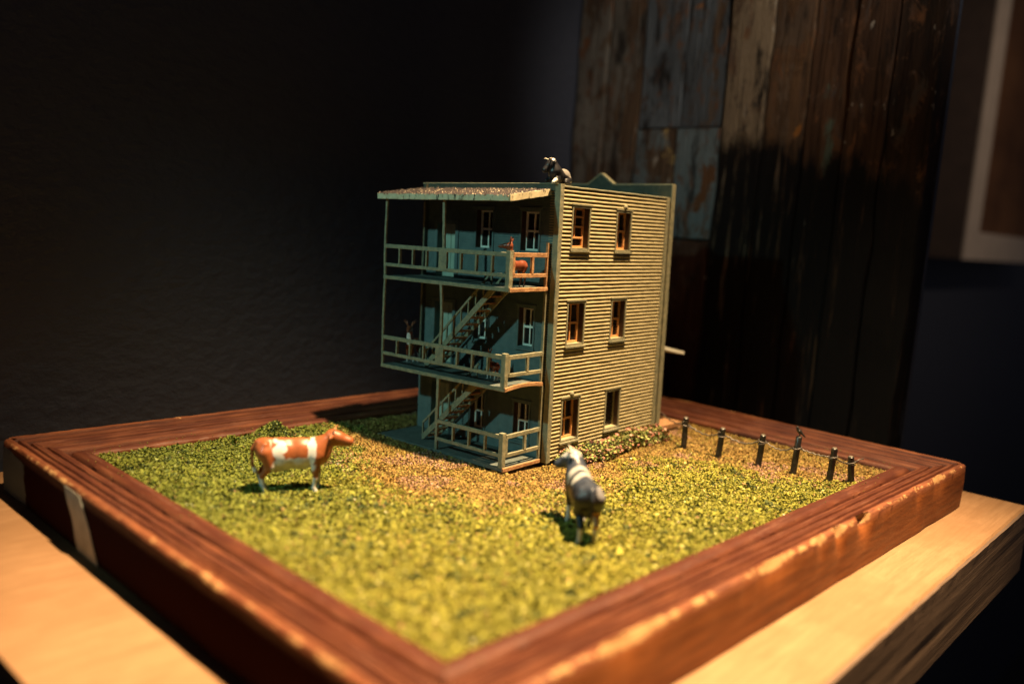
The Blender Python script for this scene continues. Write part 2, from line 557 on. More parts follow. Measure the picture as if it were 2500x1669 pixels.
for x in xs:
    ring = []
    e = 0.004 * noise.noise((x * 6, 0, 1)) + 0.004 * noise.noise((x * 23, 0, 2))
    for k, z in enumerate(np.linspace(0.0, 0.4615, 9)):
        ring.append(bm.verts.new((x, Y0 - 0.012 + 0.003 * noise.noise((x * 0.7, z * 22, 8)) + (e if k == 8 else 0), z)))
    ring.append(bm.verts.new((x, Y0 + 0.008 + e, 0.4645)))
    ring.append(bm.verts.new((x, Y0 + 0.008, 0.0)))
    if prev:
        for k in range(len(ring)):
            k2 = (k + 1) % len(ring)
            bm.faces.new((prev[k], ring[k], ring[k2], prev[k2]))
    else:
        bm.faces.new(ring[::-1])
    prev = ring
bm.faces.new(prev)
from_bm('front_board', bm, MAT['shelf_front'], sh)
obj_box('core', (X0 + 0.01, Y0 + 0.03, 0.0), (X1 - 0.01, Y1 - 0.01, zt - 0.064), MAT['shelf_front'], sh)

# ------------------------------------------------------------------ tray made of picture moulding
A, B, W = 4.19, 3.06, 0.388
OX, OY = 0.0914, 0.0876
HB = -0.2195
tray = tag(empty('wooden_tray', (2.0 + OX, 1.42 + OY, HB)), 'worn red brown picture frame moulding laid flat as a tray around the grass', 'tray')
PROF = [  # offset outwards from the inner edge, height
    (0.012, HB + 0.002), (0.012, -0.050), (0.002, -0.030), (-0.004, -0.004), (0.002, 0.016), (0.018, 0.027), (0.050, 0.030), (0.078, 0.025), (0.094, 0.012),
    (0.101, -0.016), (0.116, -0.022), (0.124, 0.004), (0.136, 0.026), (0.165, 0.036), (0.190, 0.043), (0.197, 0.027), (0.207, 0.027), (0.215, 0.048), (0.240, 0.056),
    (0.258, 0.060), (0.265, 0.044), (0.275, 0.044), (0.283, 0.064), (0.310, 0.072), (0.318, 0.058), (0.328, 0.059), (0.337, 0.078), (0.358, 0.085), (0.374, 0.081),
    (0.384, 0.068), (0.3855, 0.02), (0.3875, -0.06), (0.387, -0.14), (0.384, HB + 0.002)]
OUT0 = 27
WEAR = [0, 0.0, 0.1, 0.3, 0.42, 0.25, 0.05, 0.2, 0.3, 0, 0, 0.1, 0.45, 0.1, 0.3, 0, 0, 0.35, 0.1, 0.35, 0, 0, 0.4, 0.2, 0, 0, 0.45, 0.7, 0.95, 0.8, 0.1, 0.0, 0.05, 0.3]


def rail(start, end, outw, mat, chips, label=None, side=False, bites=()):
    start, end, outw = Vector(start), Vector(end), Vector(outw)
    L = (end - start).length
    d = (end - start) / L
    n = int(L / 0.02)
    bm = bmesh.new()
    wl = bm.verts.layers.float.new('wear')
    sl_ = bm.verts.layers.float.new('side')
    fl_ = bm.verts.layers.float.new('faded')
    ol_ = bm.verts.layers.float.new('painted_shade')
    rings = []
    for i in range(n + 1):
        t = i / n
        ring = []
        for k, (off, z) in enumerate(PROF):
            o2 = off
            if k >= 27 and (i == 0 or i == n):
                o2 = off - 0.030
            elif k >= 27 and (i == 1 or i == n - 1):
                o2 = off - 0.006
            # mitred: rings stretch with the offset
            s = -o2 + 0.0018 + (L + 2 * o2 - 0.0036) * t
            p = start + d * s + outw * o2
            q = Vector((p.x, p.y, 0)) * 1.0
            p.z = z
            w_ = WEAR[k]
            nn = noise.noise(q * 5.0 + Vector((0, 0, k * 0.13)))
            nf = noise.noise(q * 19.0 + Vector((0, 0, k * 0.21)))
            p += outw * (0.003 * nn) + Vector((0, 0, 0.003 * nf * (0 if k == 0 else 1)))
            if 27 <= k <= 30:   # bites out of the outer arris
                c = noise.noise(Vector((q.x * 2.6 + 4, q.y * 2.6, 1.7))) + 0.5 * noise.noise(Vector((q.x * 9, q.y * 9, 3.1)))
                c = max(0.0, c - 0.22) * chips + sum(h_ * math.exp(-((q.x - bx) / bw) ** 2) * (1 + 0.5 * noise.noise(q * 30.0)) for bx, bw, h_ in bites)
                p -= outw * (0.060 * c * (1.0 if k in (28, 29) else 0.5))
                p.z -= 0.050 * c * (1.0 if k in (28, 29) else 0.35)
                w_ = min(1.4, w_ + (1.2 if k < 30 else 0.3) * c)
            if k in (32, 33):
                c = max(0.0, noise.noise(Vector((q.x * 2.1, q.y * 2.1, 9.7))) - 0.25) * chips
                p -= outw * 0.03 * c
                w_ += c
            v = bm.verts.new(p)
            v[wl] = w_ + 0.25 * nn
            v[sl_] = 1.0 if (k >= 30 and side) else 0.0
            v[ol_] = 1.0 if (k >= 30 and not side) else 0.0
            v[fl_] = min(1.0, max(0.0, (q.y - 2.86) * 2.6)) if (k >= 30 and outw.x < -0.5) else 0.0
            ring.append(v)
        rings.append(ring)
    K = len(PROF)
    for a, b in zip(rings, rings[1:]):
        for k in range(K):
            bm.faces.new((a[k], b[k], b[(k + 1) % K], a[(k + 1) % K]))
    bm.faces.new(rings[0])
    bm.faces.new(rings[-1][::-1])
    o = from_bm('rail', bm, mat, None, smooth=True)
    o.data.set_sharp_from_angle(angle=math.radians(38))
    o.location = (-2.0, -1.42, -HB)
    o.parent = tray
    if label:
        o['label'] = label
    return o


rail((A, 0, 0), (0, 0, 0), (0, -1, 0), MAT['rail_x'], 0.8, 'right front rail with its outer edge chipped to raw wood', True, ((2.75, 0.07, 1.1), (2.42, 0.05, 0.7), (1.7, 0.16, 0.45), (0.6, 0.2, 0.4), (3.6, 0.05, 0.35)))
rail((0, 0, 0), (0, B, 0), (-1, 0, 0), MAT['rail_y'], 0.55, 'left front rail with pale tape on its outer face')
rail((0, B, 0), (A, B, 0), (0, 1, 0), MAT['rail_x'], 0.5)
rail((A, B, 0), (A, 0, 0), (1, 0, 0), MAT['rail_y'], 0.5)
# strip of tape down the outer face of the left rail
bm = bmesh.new()
tp = []
for i in range(9):
    t = i / 8
    z = 0.070 + (HB + 0.004 - 0.070) * t
    yc = 2.42 + (2.24 - 2.42) * t
    tp.append([bm.verts.new((-0.3905 - 0.003 * math.sin(t * 9), yc, z)), bm.verts.new((-0.3905 - 0.002 * math.cos(t * 7), yc - 0.20 - 0.05 * t, z))])
for a, b in zip(tp, tp[1:]):
    bm.faces.new((a[0], a[1], b[1], b[0]))
ex = bmesh.ops.extrude_face_region(bm, geom=bm.faces[:])
bmesh.ops.translate(bm, verts=[v for v in ex['geom'] if isinstance(v, bmesh.types.BMVert)], vec=(-0.0025, 0, 0))
o = from_bm('tape_strip', bm, painted('grey_cloth_tape', (0.22, 0.225, 0.19), (0.32, 0.32, 0.27), 12, (0.2, 0.19, 0.17), 0.66, 0.5, 0.3), None)
o.location = (-2.0, -1.42, -HB)
o.parent = tray
# ------------------------------------------------------------------ ground inside the tray
POLY = [(1.72, 2.95), (1.56, 2.69), (1.37, 2.37), (1.26, 2.05), (1.27, 1.70), (1.42, 1.36), (1.70, 1.13), (2.2, 1.12), (2.85, 1.24), (3.22, 1.20), (3.42, 0.83), (3.45, 0.49), (3.80, 0.18), (4.6, -0.1), (4.6, 3.4), (2.25, 3.4)]
PX = np.array(POLY)


def signed_brown(x, y):
    """>0 inside the bare patch, by distance to its outline"""
    n = len(PX)
    inside = np.zeros(x.shape, bool)
    dmin = np.full(x.shape, 9.0)
    for i in range(n):
        x0, y0 = PX[i]
        x1, y1 = PX[(i + 1) % n]
        cond = ((y0 > y) != (y1 > y)) & (x < (x1 - x0) * (y - y0) / (y1 - y0 + 1e-12) + x0)
        inside ^= cond
        dx, dy = x1 - x0, y1 - y0
        t = np.clip(((x - x0) * dx + (y - y0) * dy) / (dx * dx + dy * dy), 0, 1)
        dmin = np.minimum(dmin, np.hypot(x - x0 - t * dx, y - y0 - t * dy))
    return np.where(inside, dmin, -dmin)


def vnoise(x, y, s, seed):
    r = np.random.default_rng(seed)
    G = r.random((160, 160))
    u, v = x * s + 31.7, y * s + 17.3
    i, j = np.floor(u).astype(int), np.floor(v).astype(int)
    fu, fv = u - i, v - j
    fu, fv = fu * fu * (3 - 2 * fu), fv * fv * (3 - 2 * fv)
    g = lambda a, b: G[a % 160, b % 160]
    return (g(i, j) * (1 - fu) + g(i + 1, j) * fu) * (1 - fv) + (g(i, j + 1) * (1 - fu) + g(i + 1, j + 1) * fu) * fv


def ground_h(x, y):
    sb = signed_brown(x, y)
    g = np.clip(0.5 - sb * 4.0, 0, 1)
    h = 0.016 * vnoise(x, y, 2.2, 1) + (0.020 * vnoise(x, y, 9, 2) + 0.020 * vnoise(x, y, 24, 3)) * (0.2 + 0.8 * g) - 0.032
    for cx, cy, r, a in ((1.20, 3.04, 0.11, 0.09), (1.22, 2.74, 0.13, 0.04), (2.27, 0.83, 0.085, 0.055), (2.02, 1.02, 0.05, 0.02), (1.05, -0.02, 0.16, 0.03), (0.62, 0.9, 0.1, 0.025), (1.35, 0.95, 0.07, 0.03), (1.75, 0.3, 0.09, 0.02)):
        h = h + a * np.exp(-((x - cx) ** 2 + (y - cy) ** 2) / (r * r) * 1.6)
    return h


nx, ny = 120, 90
gx, gy = np.meshgrid(np.linspace(OX - 0.008, OX + A + 0.008, nx), np.linspace(OY - 0.008, OY + B + 0.008, ny), indexing='ij')
gz = ground_h(gx, gy) - 0.006
verts = np.stack([gx, gy, gz], -1).reshape(-1, 3)
idx = np.arange(nx * ny).reshape(nx, ny)
faces = np.stack([idx[:-1, :-1], idx[1:, :-1], idx[1:, 1:], idx[:-1, 1:]], -1).reshape(-1, 4)


def np_mesh(name, verts, faces, mat, cols=None, parent=None, smooth=False):
    me = bpy.data.meshes.new(name)
    me.vertices.add(len(verts))
    me.vertices.foreach_set('co', np.ascontiguousarray(verts, np.float32).ravel())
    k = faces.shape[1]
    me.loops.add(faces.size)
    me.loops.foreach_set('vertex_index', np.ascontiguousarray(faces, np.int32).ravel())
    me.polygons.add(len(faces))
    me.polygons.foreach_set('loop_start', np.arange(0, faces.size, k, dtype=np.int32))
    if smooth:
        me.polygons.foreach_set('use_smooth', np.ones(len(faces), bool))
    if cols is not None:
        at = me.color_attributes.new('tint', 'FLOAT_COLOR', 'POINT')
        c4 = np.ones((len(verts), 4), np.float32)
        c4[:, :3] = cols
        at.data.foreach_set('color', c4.ravel())
    me.update(calc_edges=True)
    me.validate()
    return link(name, me, mat, parent)


def tint_mat(name, rough=0.8, spec=0.2, sub=0.0, sheen_noise=30, bump=0.0):
    m = NT(name, rough, spec)
    a = m.attr('tint')
    n = m.noise(sheen_noise, detail=4)
    m.color(m.mix(m.ramp(n, [(0.3, 0.0), (0.7, 0.35)]), a.outputs['Color'], m.mix(1.0, a.outputs['Color'], (0.6, 0.6, 0.55), 'MULTIPLY')))
    if bump:
        m.bump(m.noise(90, detail=4), bump, 0.004)
    return m.m


GREEN = np.array([0.225, 0.235, 0.040])
BROWN = np.array([0.245, 0.150, 0.058])
sbg = np.clip(0.5 + signed_brown(gx, gy) / 0.12, 0, 1).reshape(-1, 1)
MAT['soil'] = tint_mat('glued_scatter_base', 0.9, 0.1, sheen_noise=60, bump=0.5)
struct(np_mesh('ground', verts, faces, MAT['soil'], 0.55 * (GREEN * 0.8 * (1 - sbg) + BROWN * sbg), smooth=True))


def flakes(name, n, sizes, keep, colour, mat, flat):
    x = rng.uniform(OX + 0.006, OX + A - 0.006, n)
    y = rng.uniform(OY + 0.006, OY + B - 0.006, n)
    # more of them near the camera is not needed; drop what the house covers
    a = (x - 2.311) * 0.999 + (y - 1.5735) * 0.0449
    b = -(x - 2.311) * 0.0449 + (y - 1.5735) * 0.999
    k = keep(x, y) & ~((a > -0.39) & (a < 1.33) & (b > 0.0) & (b < 1.25))
    x, y = x[k], y[k]
    n = len(x)
    z = ground_h(x, y)
    s = rng.lognormal(math.log(sizes[0]), sizes[1], n)
    yaw = rng.uniform(0, 2 * np.pi, n)
    tilt = rng.normal(0, flat, n)
    roll = rng.normal(0, flat, n)
    ux = np.stack([np.cos(yaw) * np.cos(tilt), np.sin(yaw) * np.cos(tilt), np.sin(tilt)], -1)
    uy = np.stack([-np.sin(yaw) * np.cos(roll), np.cos(yaw) * np.cos(roll), np.sin(roll)], -1)
    un = np.cross(ux, uy)
    c = np.stack([x, y, z + s * rng.uniform(0.05, 0.75, n)], -1)
    L = s[:, None]
    asp = rng.uniform(0.45, 0.9, n)[:, None]
    bend = rng.uniform(0.1, 0.5, n)[:, None] * L
    v = np.stack([c - ux * L * 0.5 - un * bend * 0.5, c + uy * L * 0.5 * asp + un * bend * 0.3, c + ux * L * 0.5 - un * bend * 0.5, c - uy * L * 0.5 * asp + un * bend * 0.1], 1).reshape(-1, 3)
    i = np.arange(n)[:, None] * 4
    f = np.concatenate([i + np.array([[0, 1, 3]]), i + np.array([[1, 2, 3]])])
    col = np.repeat(colour(x, y, n), 4, 0)
    o = np_mesh(name, v, f, mat, col)
    o['kind'] = 'stuff'
    return o


def col_green(x, y, n):
    t = vnoise(x, y, 3.0, 5)[:, None]
    fine = rng.random((n, 1))
    c = np.array([0.212, 0.210, 0.028]) * (1 - t) + np.array([0.290, 0.266, 0.035]) * t
    c = c * (0.68 + 0.46 * fine)
    pit = np.clip((vnoise(x, y, 15, 61) * 0.6 + vnoise(x, y, 34, 62) * 0.4 - 0.66) * 9, 0, 1)[:, None] * (rng.random((n, 1)) < 0.8)
    c = c * (1 - pit) + np.array([0.045, 0.060, 0.014]) * pit
    pick = rng.random(n)
    c[pick < 0.045] = np.array([0.07, 0.09, 0.018])
    c[(pick > 0.07) & (pick < 0.11)] = np.array([0.42, 0.40, 0.13])
    c[(pick > 0.11) & (pick < 0.15)] = np.array([0.24, 0.15, 0.05])
    c[pick > 0.9988] = np.array([0.6, 0.55, 0.4])
    # flakes turn darker and bluer towards the far left of the lawn
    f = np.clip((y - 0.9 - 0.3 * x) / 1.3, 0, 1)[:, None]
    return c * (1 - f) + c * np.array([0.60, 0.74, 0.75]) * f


def col_brown(x, y, n):
    fine = rng.random((n, 1))
    t = vnoise(x, y, 5.0, 9)[:, None]
    c = np.array([0.285, 0.185, 0.045]) * (1 - t) + np.array([0.325, 0.200, 0.065]) * t
    c = c * (0.5 + 0.85 * fine)
    pick = rng.random(n)
    c[pick < 0.08] = np.array([0.09, 0.045, 0.02])
    c[(pick > 0.08) & (pick < 0.2)] = np.array([0.24, 0.21, 0.045])
    pk = vnoise(x, y, 4.0, 12) > 0.66
    c[pk & (pick > 0.5)] = np.array([0.33, 0.19, 0.13])
    return c


MAT['turf'] = tint_mat('turf_flakes', 0.75, 0.25)
MAT['crumb'] = tint_mat('soil_crumbs', 0.85, 0.2)
edge = lambda x, y: signed_brown(x, y) + 0.03 + 0.34 * (vnoise(x, y, 5, 21) - 0.5) + 0.12 * (vnoise(x, y, 17, 22) - 0.5)
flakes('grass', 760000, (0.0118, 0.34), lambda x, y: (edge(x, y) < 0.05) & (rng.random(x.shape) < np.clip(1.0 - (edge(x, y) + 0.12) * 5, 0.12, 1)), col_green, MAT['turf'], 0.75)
flakes('soil_crumbs', 560000, (0.0105, 0.32), lambda x, y: edge(x, y) > -0.16 - 0.1 * rng.random(x.shape), col_brown, MAT['crumb'], 0.7)
# a few loose crumbs of turf spilled on the rails
n = 420
u = rng.random(n)
sidek = rng.integers(0, 4, n)
dd = np.abs(rng.normal(0, 0.05, n))
cx = np.where(sidek == 0, OX + A * u, np.where(sidek == 1, OX + A * u, np.where(sidek == 2, OX - dd, OX + A + dd)))
cy = np.where(sidek == 0, OY - dd, np.where(sidek == 1, OY + B + dd, OY + B * u))
cz = 0.031 + np.where(dd > 0.12, 0.0, 0.0) + 0.05 * np.clip(dd - 0.12, 0, 1)
sz = rng.uniform(0.005, 0.012, n)[:, None]
dv = rng.normal(0, 1, (n, 4, 3))
dv /= np.linalg.norm(dv, axis=2)[..., None]
v = (np.stack([cx, cy, cz + 0.003], -1)[:, None] + dv * sz[:, None] * 0.6).reshape(-1, 3)
f = (np.arange(n)[:, None, None] * 4 + np.array([[0, 1, 2], [0, 2, 3], [0, 3, 1], [1, 3, 2]])[None]).reshape(-1, 3)
o = np_mesh('loose_crumbs', v, f, MAT['crumb'], np.repeat(np.array([[0.19, 0.18, 0.035], [0.26, 0.16, 0.05], [0.10, 0.11, 0.025]])[rng.integers(0, 3, n)], 4, 0))
o['kind'] = 'stuff'

# ------------------------------------------------------------------ the model house
HX, HY = 2.3112, 1.5735
MAT['jamb_shade'] = painted('jamb_shade_brown', (0.035, 0.018, 0.010), (0.075, 0.038, 0.02), 25, None, 0.6, 0.7, 0.3)  # window reveals painted dark to carry the shade of the recess
house = tag(empty('model_house'), 'three storey clapboard model house with stacked porches and outside stairs', 'model house')
d1 = Vector((0.99899, 0.04488, 0.00777))
d2 = Vector((-0.04488, 0.99899, -0.02252))
Mh = Matrix((d1, d2, d1.cross(d2))).transposed().to_4x4()
Mh.translation = Vector((HX, HY, 0))
house.matrix_world = Mh
HS, HW, HT = 1.3185, 1.222, 1.768
SIDE_WIN = [(0.124, 0.328, 1.377, 1.663, 6), (0.624, 0.817, 1.372, 1.655, 4), (0.124, 0.328, 0.753, 1.047, 4), (0.624, 0.817, 0.757, 1.05, 4), (0.122, 0.326, 0.112, 0.410, 4), (0.622, 0.815, 0.120, 0.412, 0)]
FRONT_WIN = [(0.139, 0.314, 1.345, 1.625), (0.539, 0.714, 1.345, 1.625), (0.147, 0.298, 0.722, 1.003), (0.545, 0.700, 0.722, 1.003), (0.146, 0.304, 0.095, 0.372), (0.545, 0.700, 0.095, 0.372)]
DOORS = [(0.885, 1.082, 1.140, 1.52), (0.885, 1.082, 0.527, 0.970), (0.890, 1.085, 0.028, 0.395)]


def panel(name, umax, zmax, holes, place, mat, parent):
    us = sorted({0.0, umax, *[h[0] for h in holes], *[h[1] for h in holes]})
    bm = bmesh.new()
    for u0, u1 in zip(us, us[1:]):
        um = (u0 + u1) / 2
        cuts = sorted([(h[2], h[3]) for h in holes if h[0] < um < h[1]])
        z = 0.0
        for c0, c1 in cuts + [(zmax, None)]:
            if c0 - z > 1e-4:
                place(bm, u0, u1, z, c0)
            z = c1
    return from_bm(name, bm, mat, parent)


CS = 0.015
side_holes = [(a + CS, b - CS, c + CS, d - CS) for a, b, c, d, _ in SIDE_WIN]
side = panel('side_wall', HS - 0.012, HT, side_holes, lambda bm, u0, u1, z0, z1: box(bm, (u0, 0.010, z0), (u1, 0.075, z1)), MAT['siding'], house)
front_holes = [(a + 0.014, b - 0.014, c + 0.014, d - 0.014) for a, b, c, d in FRONT_WIN] + DOORS
front = panel('front_wall', HW, HT, front_holes, lambda bm, u0, u1, z0, z1: box(bm, (0.008, max(u0, 0.0755), z0), (0.07, u1, z1)) if u1 > 0.0755 else None, MAT['shaded_siding'], house)

# clapboards of the lit side wall, each course an object
PITCH = 0.0255
nc = int(HT / PITCH)
for i in range(nc):
    z0 = 0.004 + i * PITCH
    z1 = z0 + PITCH
    zm = (z0 + z1) / 2
    spans = [(0.022, 1.258)]
    for a, b, c, d, _ in SIDE_WIN:
        if c - 0.004 < zm < d + 0.004:
            spans = [s for sp in spans for s in (((sp[0], a + 0.004), (b - 0.004, sp[1])) if sp[0] < a < sp[1] else (sp,))]
    ph = random.uniform(0, 50)
    amp = random.uniform(0.7, 1.25)
    for s0, s1 in spans:
        bm = bmesh.new()
        n = max(3, int((s1 - s0) / 0.022))
        prev = None
        for k in range(n + 1):
            u = s0 + (s1 - s0) * k / n
            e = 0.0012 * amp * noise.noise((u * 11, ph, 0)) + 0.0009 * noise.noise((u * 47, ph, 3))
            ze = 0.0010 * amp * noise.noise((u * 9, ph, 7)) + 0.0007 * noise.noise((u * 51, ph, 5))
            prof = [(0.0102, z0 - 0.001), (-0.006 + e, z0 + 0.001 + ze), (-0.0092 + e, z0 + 0.004 + ze), (-0.0095 + e, z0 + 0.0085 + ze), (-0.0055 + e * 0.7, z0 + 0.016 + ze), (0.0045, z1 - 0.0015), (0.0102, z1 + 0.0005)]
            ring = [bm.verts.new((u, y, z)) for y, z in prof]
            if prev:
                for q in range(6):
                    bm.faces.new((prev[q], ring[q], ring[q + 1], prev[q + 1]))
            else:
                bm.faces.new(ring)
            prev = ring
        bm.faces.new(prev[::-1])
        o = from_bm('clapboard', bm, MAT['siding'], side, smooth=True)
        o.data.set_sharp_from_angle(angle=math.radians(50))

# the finer boards of the porch wall, too small to pick apart: one part
bm = bmesh.new()
pf = 0.0165
for i in range(int(HT / pf)):
    z0 = 0.004 + i * pf
    zm = z0 + pf / 2
    spans = [(0.03, HW)]
    for a, b, c, d in FRONT_WIN + DOORS:
        if c - 0.003 < zm < d + 0.003:
            spans = [s for sp in spans for s in (((sp[0], a + 0.002), (b - 0.002, sp[1])) if sp[0] < a < sp[1] else (sp,))]
    for s0, s1 in spans:
        n = max(2, int((s1 - s0) / 0.06))
        prev = None
        for k in range(n + 1):
            u = s0 + (s1 - s0) * k / n
            e = 0.0012 * noise.noise((u * 12, i * 3.3, 0))
            ring = [bm.verts.new((x, u, z)) for x, z in ((0.0078, z0), (-0.0030 + e, z0 + 0.0006), (0.0008, z0 + pf - 0.0004), (0.0078, z0 + pf))]
            if prev:
                for q in range(3):
                    bm.faces.new((prev[q], ring[q], ring[q + 1], prev[q + 1]))
            prev = ring
o = from_bm('front_siding', bm, MAT['shaded_siding'], house)
o['kind'] = 'stuff'


def window(T, u0, u1, z0, z1, lites, cw, proud, casing_mat, sash_mat, deep, tilt=0.0):
    """casing, sill and head on the wall; sash and glass set back in the opening. T maps (u, outward, z)"""
    def B(bm, ua, ub, da, db, za, zb, j=0.0012):
        p, q = T(ua, da, za), T(ub, db, zb)
        box(bm, [min(x, y) for x, y in zip(p, q)], [max(x, y) for x, y in zip(p, q)], j)
    bm = bmesh.new()
    B(bm, u0, u0 + cw, -deep + 0.012, proud, z0, z1)
    B(bm, u1 - cw, u1, -deep + 0.012, proud, z0, z1)
    B(bm, u0 + cw, u1 - cw, -deep + 0.012, proud, z1 - cw, z1 - 0.001)
    wn = from_bm('window', bm, casing_mat, house)
    bm = bmesh.new()
    t_ = 0.0015
    B(bm, u0 + cw, u0 + cw + t_, -deep + 0.0125, 0.002, z0 + cw, z1 - cw - 0.001, 0)
    B(bm, u1 - cw - t_, u1 - cw, -deep + 0.0125, 0.002, z0 + cw, z1 - cw - 0.001, 0)
    B(bm, u0 + cw + t_, u1 - cw - t_, -deep + 0.0125, 0.002, z1 - cw - t_, z1 - cw - 0.0005, 0)
    from_bm('jamb_shade', bm, MAT['jamb_shade'], wn)
    bm = bmesh.new()
    B(bm, u0 - 0.008, u1 + 0.008, -0.004, proud * 2.0, z0 - 0.010, z0 + 0.001)
    B(bm, u0 + cw, u1 - cw, -deep + 0.012, proud - 0.003, z0 + 0.0015, z0 + cw)
    from_bm('sill', bm, casing_mat, wn)
    bm = bmesh.new()
    B(bm, u0 - 0.008, u1 + 0.008, -0.004, proud * 1.3, z1, z1 + 0.010)
    from_bm('head', bm, casing_mat, wn)
    a, b, c, d = u0 + cw, u1 - cw, z0 + cw, z1 - cw
    sw = 0.013
    dd = -deep + 0.010
    if lites:
        bm = bmesh.new()
        B(bm, a, a + sw, dd - 0.010, dd, c, d)
        B(bm, b - sw, b, dd - 0.010, dd, c, d)
        B(bm, a + sw, b - sw, dd - 0.010, dd, d - sw, d)
        B(bm, a + sw, b - sw, dd - 0.010, dd, c, c + sw)
        m1 = (a + b) / 2
        if lites == 4:
            B(bm, a + sw, b - sw, dd - 0.009, dd + 0.002, (c + d) / 2 - 0.007, (c + d) / 2 + 0.007)
            B(bm, m1 - 0.005, m1 + 0.005, dd - 0.009, dd - 0.001, c + sw, d - sw)
        else:
            for f in (0.26, 0.53, 0.78):
                B(bm, a + sw, b - sw, dd - 0.009, dd + 0.002, c + (d - c) * f - 0.006, c + (d - c) * f + 0.006)
            B(bm, m1 - 0.014, m1 - 0.004, dd - 0.009, dd - 0.001, c + (d - c) * 0.27, d - sw)
        from_bm('sash', bm, sash_mat, wn)
    bm = bmesh.new()
    B(bm, a, b, dd - 0.014, dd - 0.011, c, d, 0)
    from_bm('glass', bm, MAT['glass'], wn)
    return wn


for i, (a, b, c, d, l) in enumerate(SIDE_WIN):
    wn = window(lambda u, dd, z: (u, -dd, z), a, b, c, d, l, CS, 0.011, MAT['trim'], MAT['sash'], 0.044)
    if i == 0:
        wn['label'] = 'six pane window with an open lower light'
    if i == 5:
        wn['label'] = 'window that has lost its muntins'
    if i in (1, 4):      # a little cast finial left above the head
        bm = bmesh.new()
        m = (a + b) / 2
        tube(bm, [(m, -0.010, d + 0.010), (m, -0.013, d + 0.024), (m, -0.012, d + 0.034), (m, -0.008, d + 0.040)], [0.016, 0.017, 0.013, 0.003], 8)
        from_bm('finial', bm, MAT['trim'], wn, smooth=True)
for a, b, c, d in FRONT_WIN:
    window(lambda u, dd, z: (-dd, u, z), a, b, c, d, 4, 0.014, 0.008, MAT['shaded_siding'], MAT['white_sash'], 0.05)
for (a, b, c, d) in DOORS:
    bm = bmesh.new()
    box(bm, (0.052, a + 0.012, c), (0.064, b - 0.012, d - 0.012))
    for z0, z1 in ((0.08, 0.44), (0.52, 0.92)):
        for s0, s1 in ((0.14, 0.46), (0.54, 0.86)):
            h, wd = d - c, b - a
            box(bm, (0.047, a + wd * s0, c + h * z0), (0.0515, a + wd * s1, c + h * z1))
    dr = from_bm('door', bm, MAT['door'], house)
    bm = bmesh.new()
    tube(bm, [(0.051, a + 0.03, c + (d - c) * 0.47), (0.040, a + 0.03, c + (d - c) * 0.47), (0.034, a + 0.03, c + (d - c) * 0.47)], [0.003, 0.003, 0.007], 8)
    from_bm('handle', bm, MAT['edge'], dr)
    bm = bmesh.new()
    box(bm, (-0.010, a - 0.018, c), (0.055, a + 0.010, d + 0.016), 0.001)
    box(bm, (-0.010, b - 0.010, c), (0.055, b + 0.018, d + 0.016), 0.001)
    box(bm, (-0.009, a + 0.0105, d - 0.010), (0.054, b - 0.0105, d + 0.017), 0.001)
    from_bm('door_frame', bm, MAT['shaded_siding'], dr)

# dark core so that nothing shines through, flat roof, other two walls
obj_box('inner_core', (0.078, 0.082, 0.002), (HS - 0.03, HW - 0.02, 1.69), MAT['dark_inside'], house)
obj_box('roof', (0.0705, 0.0755, 1.692), (HS - 0.015, HW - 0.016, 1.712), MAT['roofing'], house)
obj_box('far_side_wall', (0.0705, HW - 0.015, 0.0), (HS - 0.013, HW + 0.002, HT), MAT['shaded_siding'], house)

# corner boards and copings
tr = MAT['trim']
bm = bmesh.new()
bar(bm, (0.005, 0.008, 0.0), (0.005, 0.008, 1.786), 0.040, 0.046, (0, 1, 0), 40, 0.0016, 0.003)
from_bm('corner_board_or_strip', bm, tr, house)
bm = bmesh.new()
bar(bm, (1.283, 0.003, 0.0), (1.283, 0.003, 1.78), 0.046, 0.034, (0, 1, 0), 40, 0.0016, 0.003)
from_bm('corner_board_or_strip', bm, tr, house)
bm = bmesh.new()
bar(bm, (0.003, HW - 0.036, 0.50), (0.003, HW - 0.036, 1.782), 0.074, 0.018, (0, 1, 0), 20, 0.001)  # dark strip down the far end of the porch wall
o = from_bm('corner_board_or_strip', bm, MAT['facade'], house)
o['label'] = 'dark green strip at the far end of the porch wall'
bm = bmesh.new()
bar(bm, (0.022, 0.004, 1.772), (1.305, 0.004, 1.772), 0.030, 0.012, (0, 0, 1), 60, 0.002, 0.003)
from_bm('coping', bm, tr, house)
bm = bmesh.new()
bar(bm, (0.004, 0.030, 1.762), (0.004, HW + 0.006, 1.762), 0.030, 0.040, (0, 0, 1), 40, 0.002, 0.004)
o = from_bm('parapet', bm, MAT['facade'], house)
bm = bmesh.new()
bar(bm, (0.004, 0.030, 1.787), (0.004, HW + 0.010, 1.787), 0.034, 0.008, (0, 0, 1), 40, 0.0014, 0.002)
from_bm('coping', bm, tr, house)

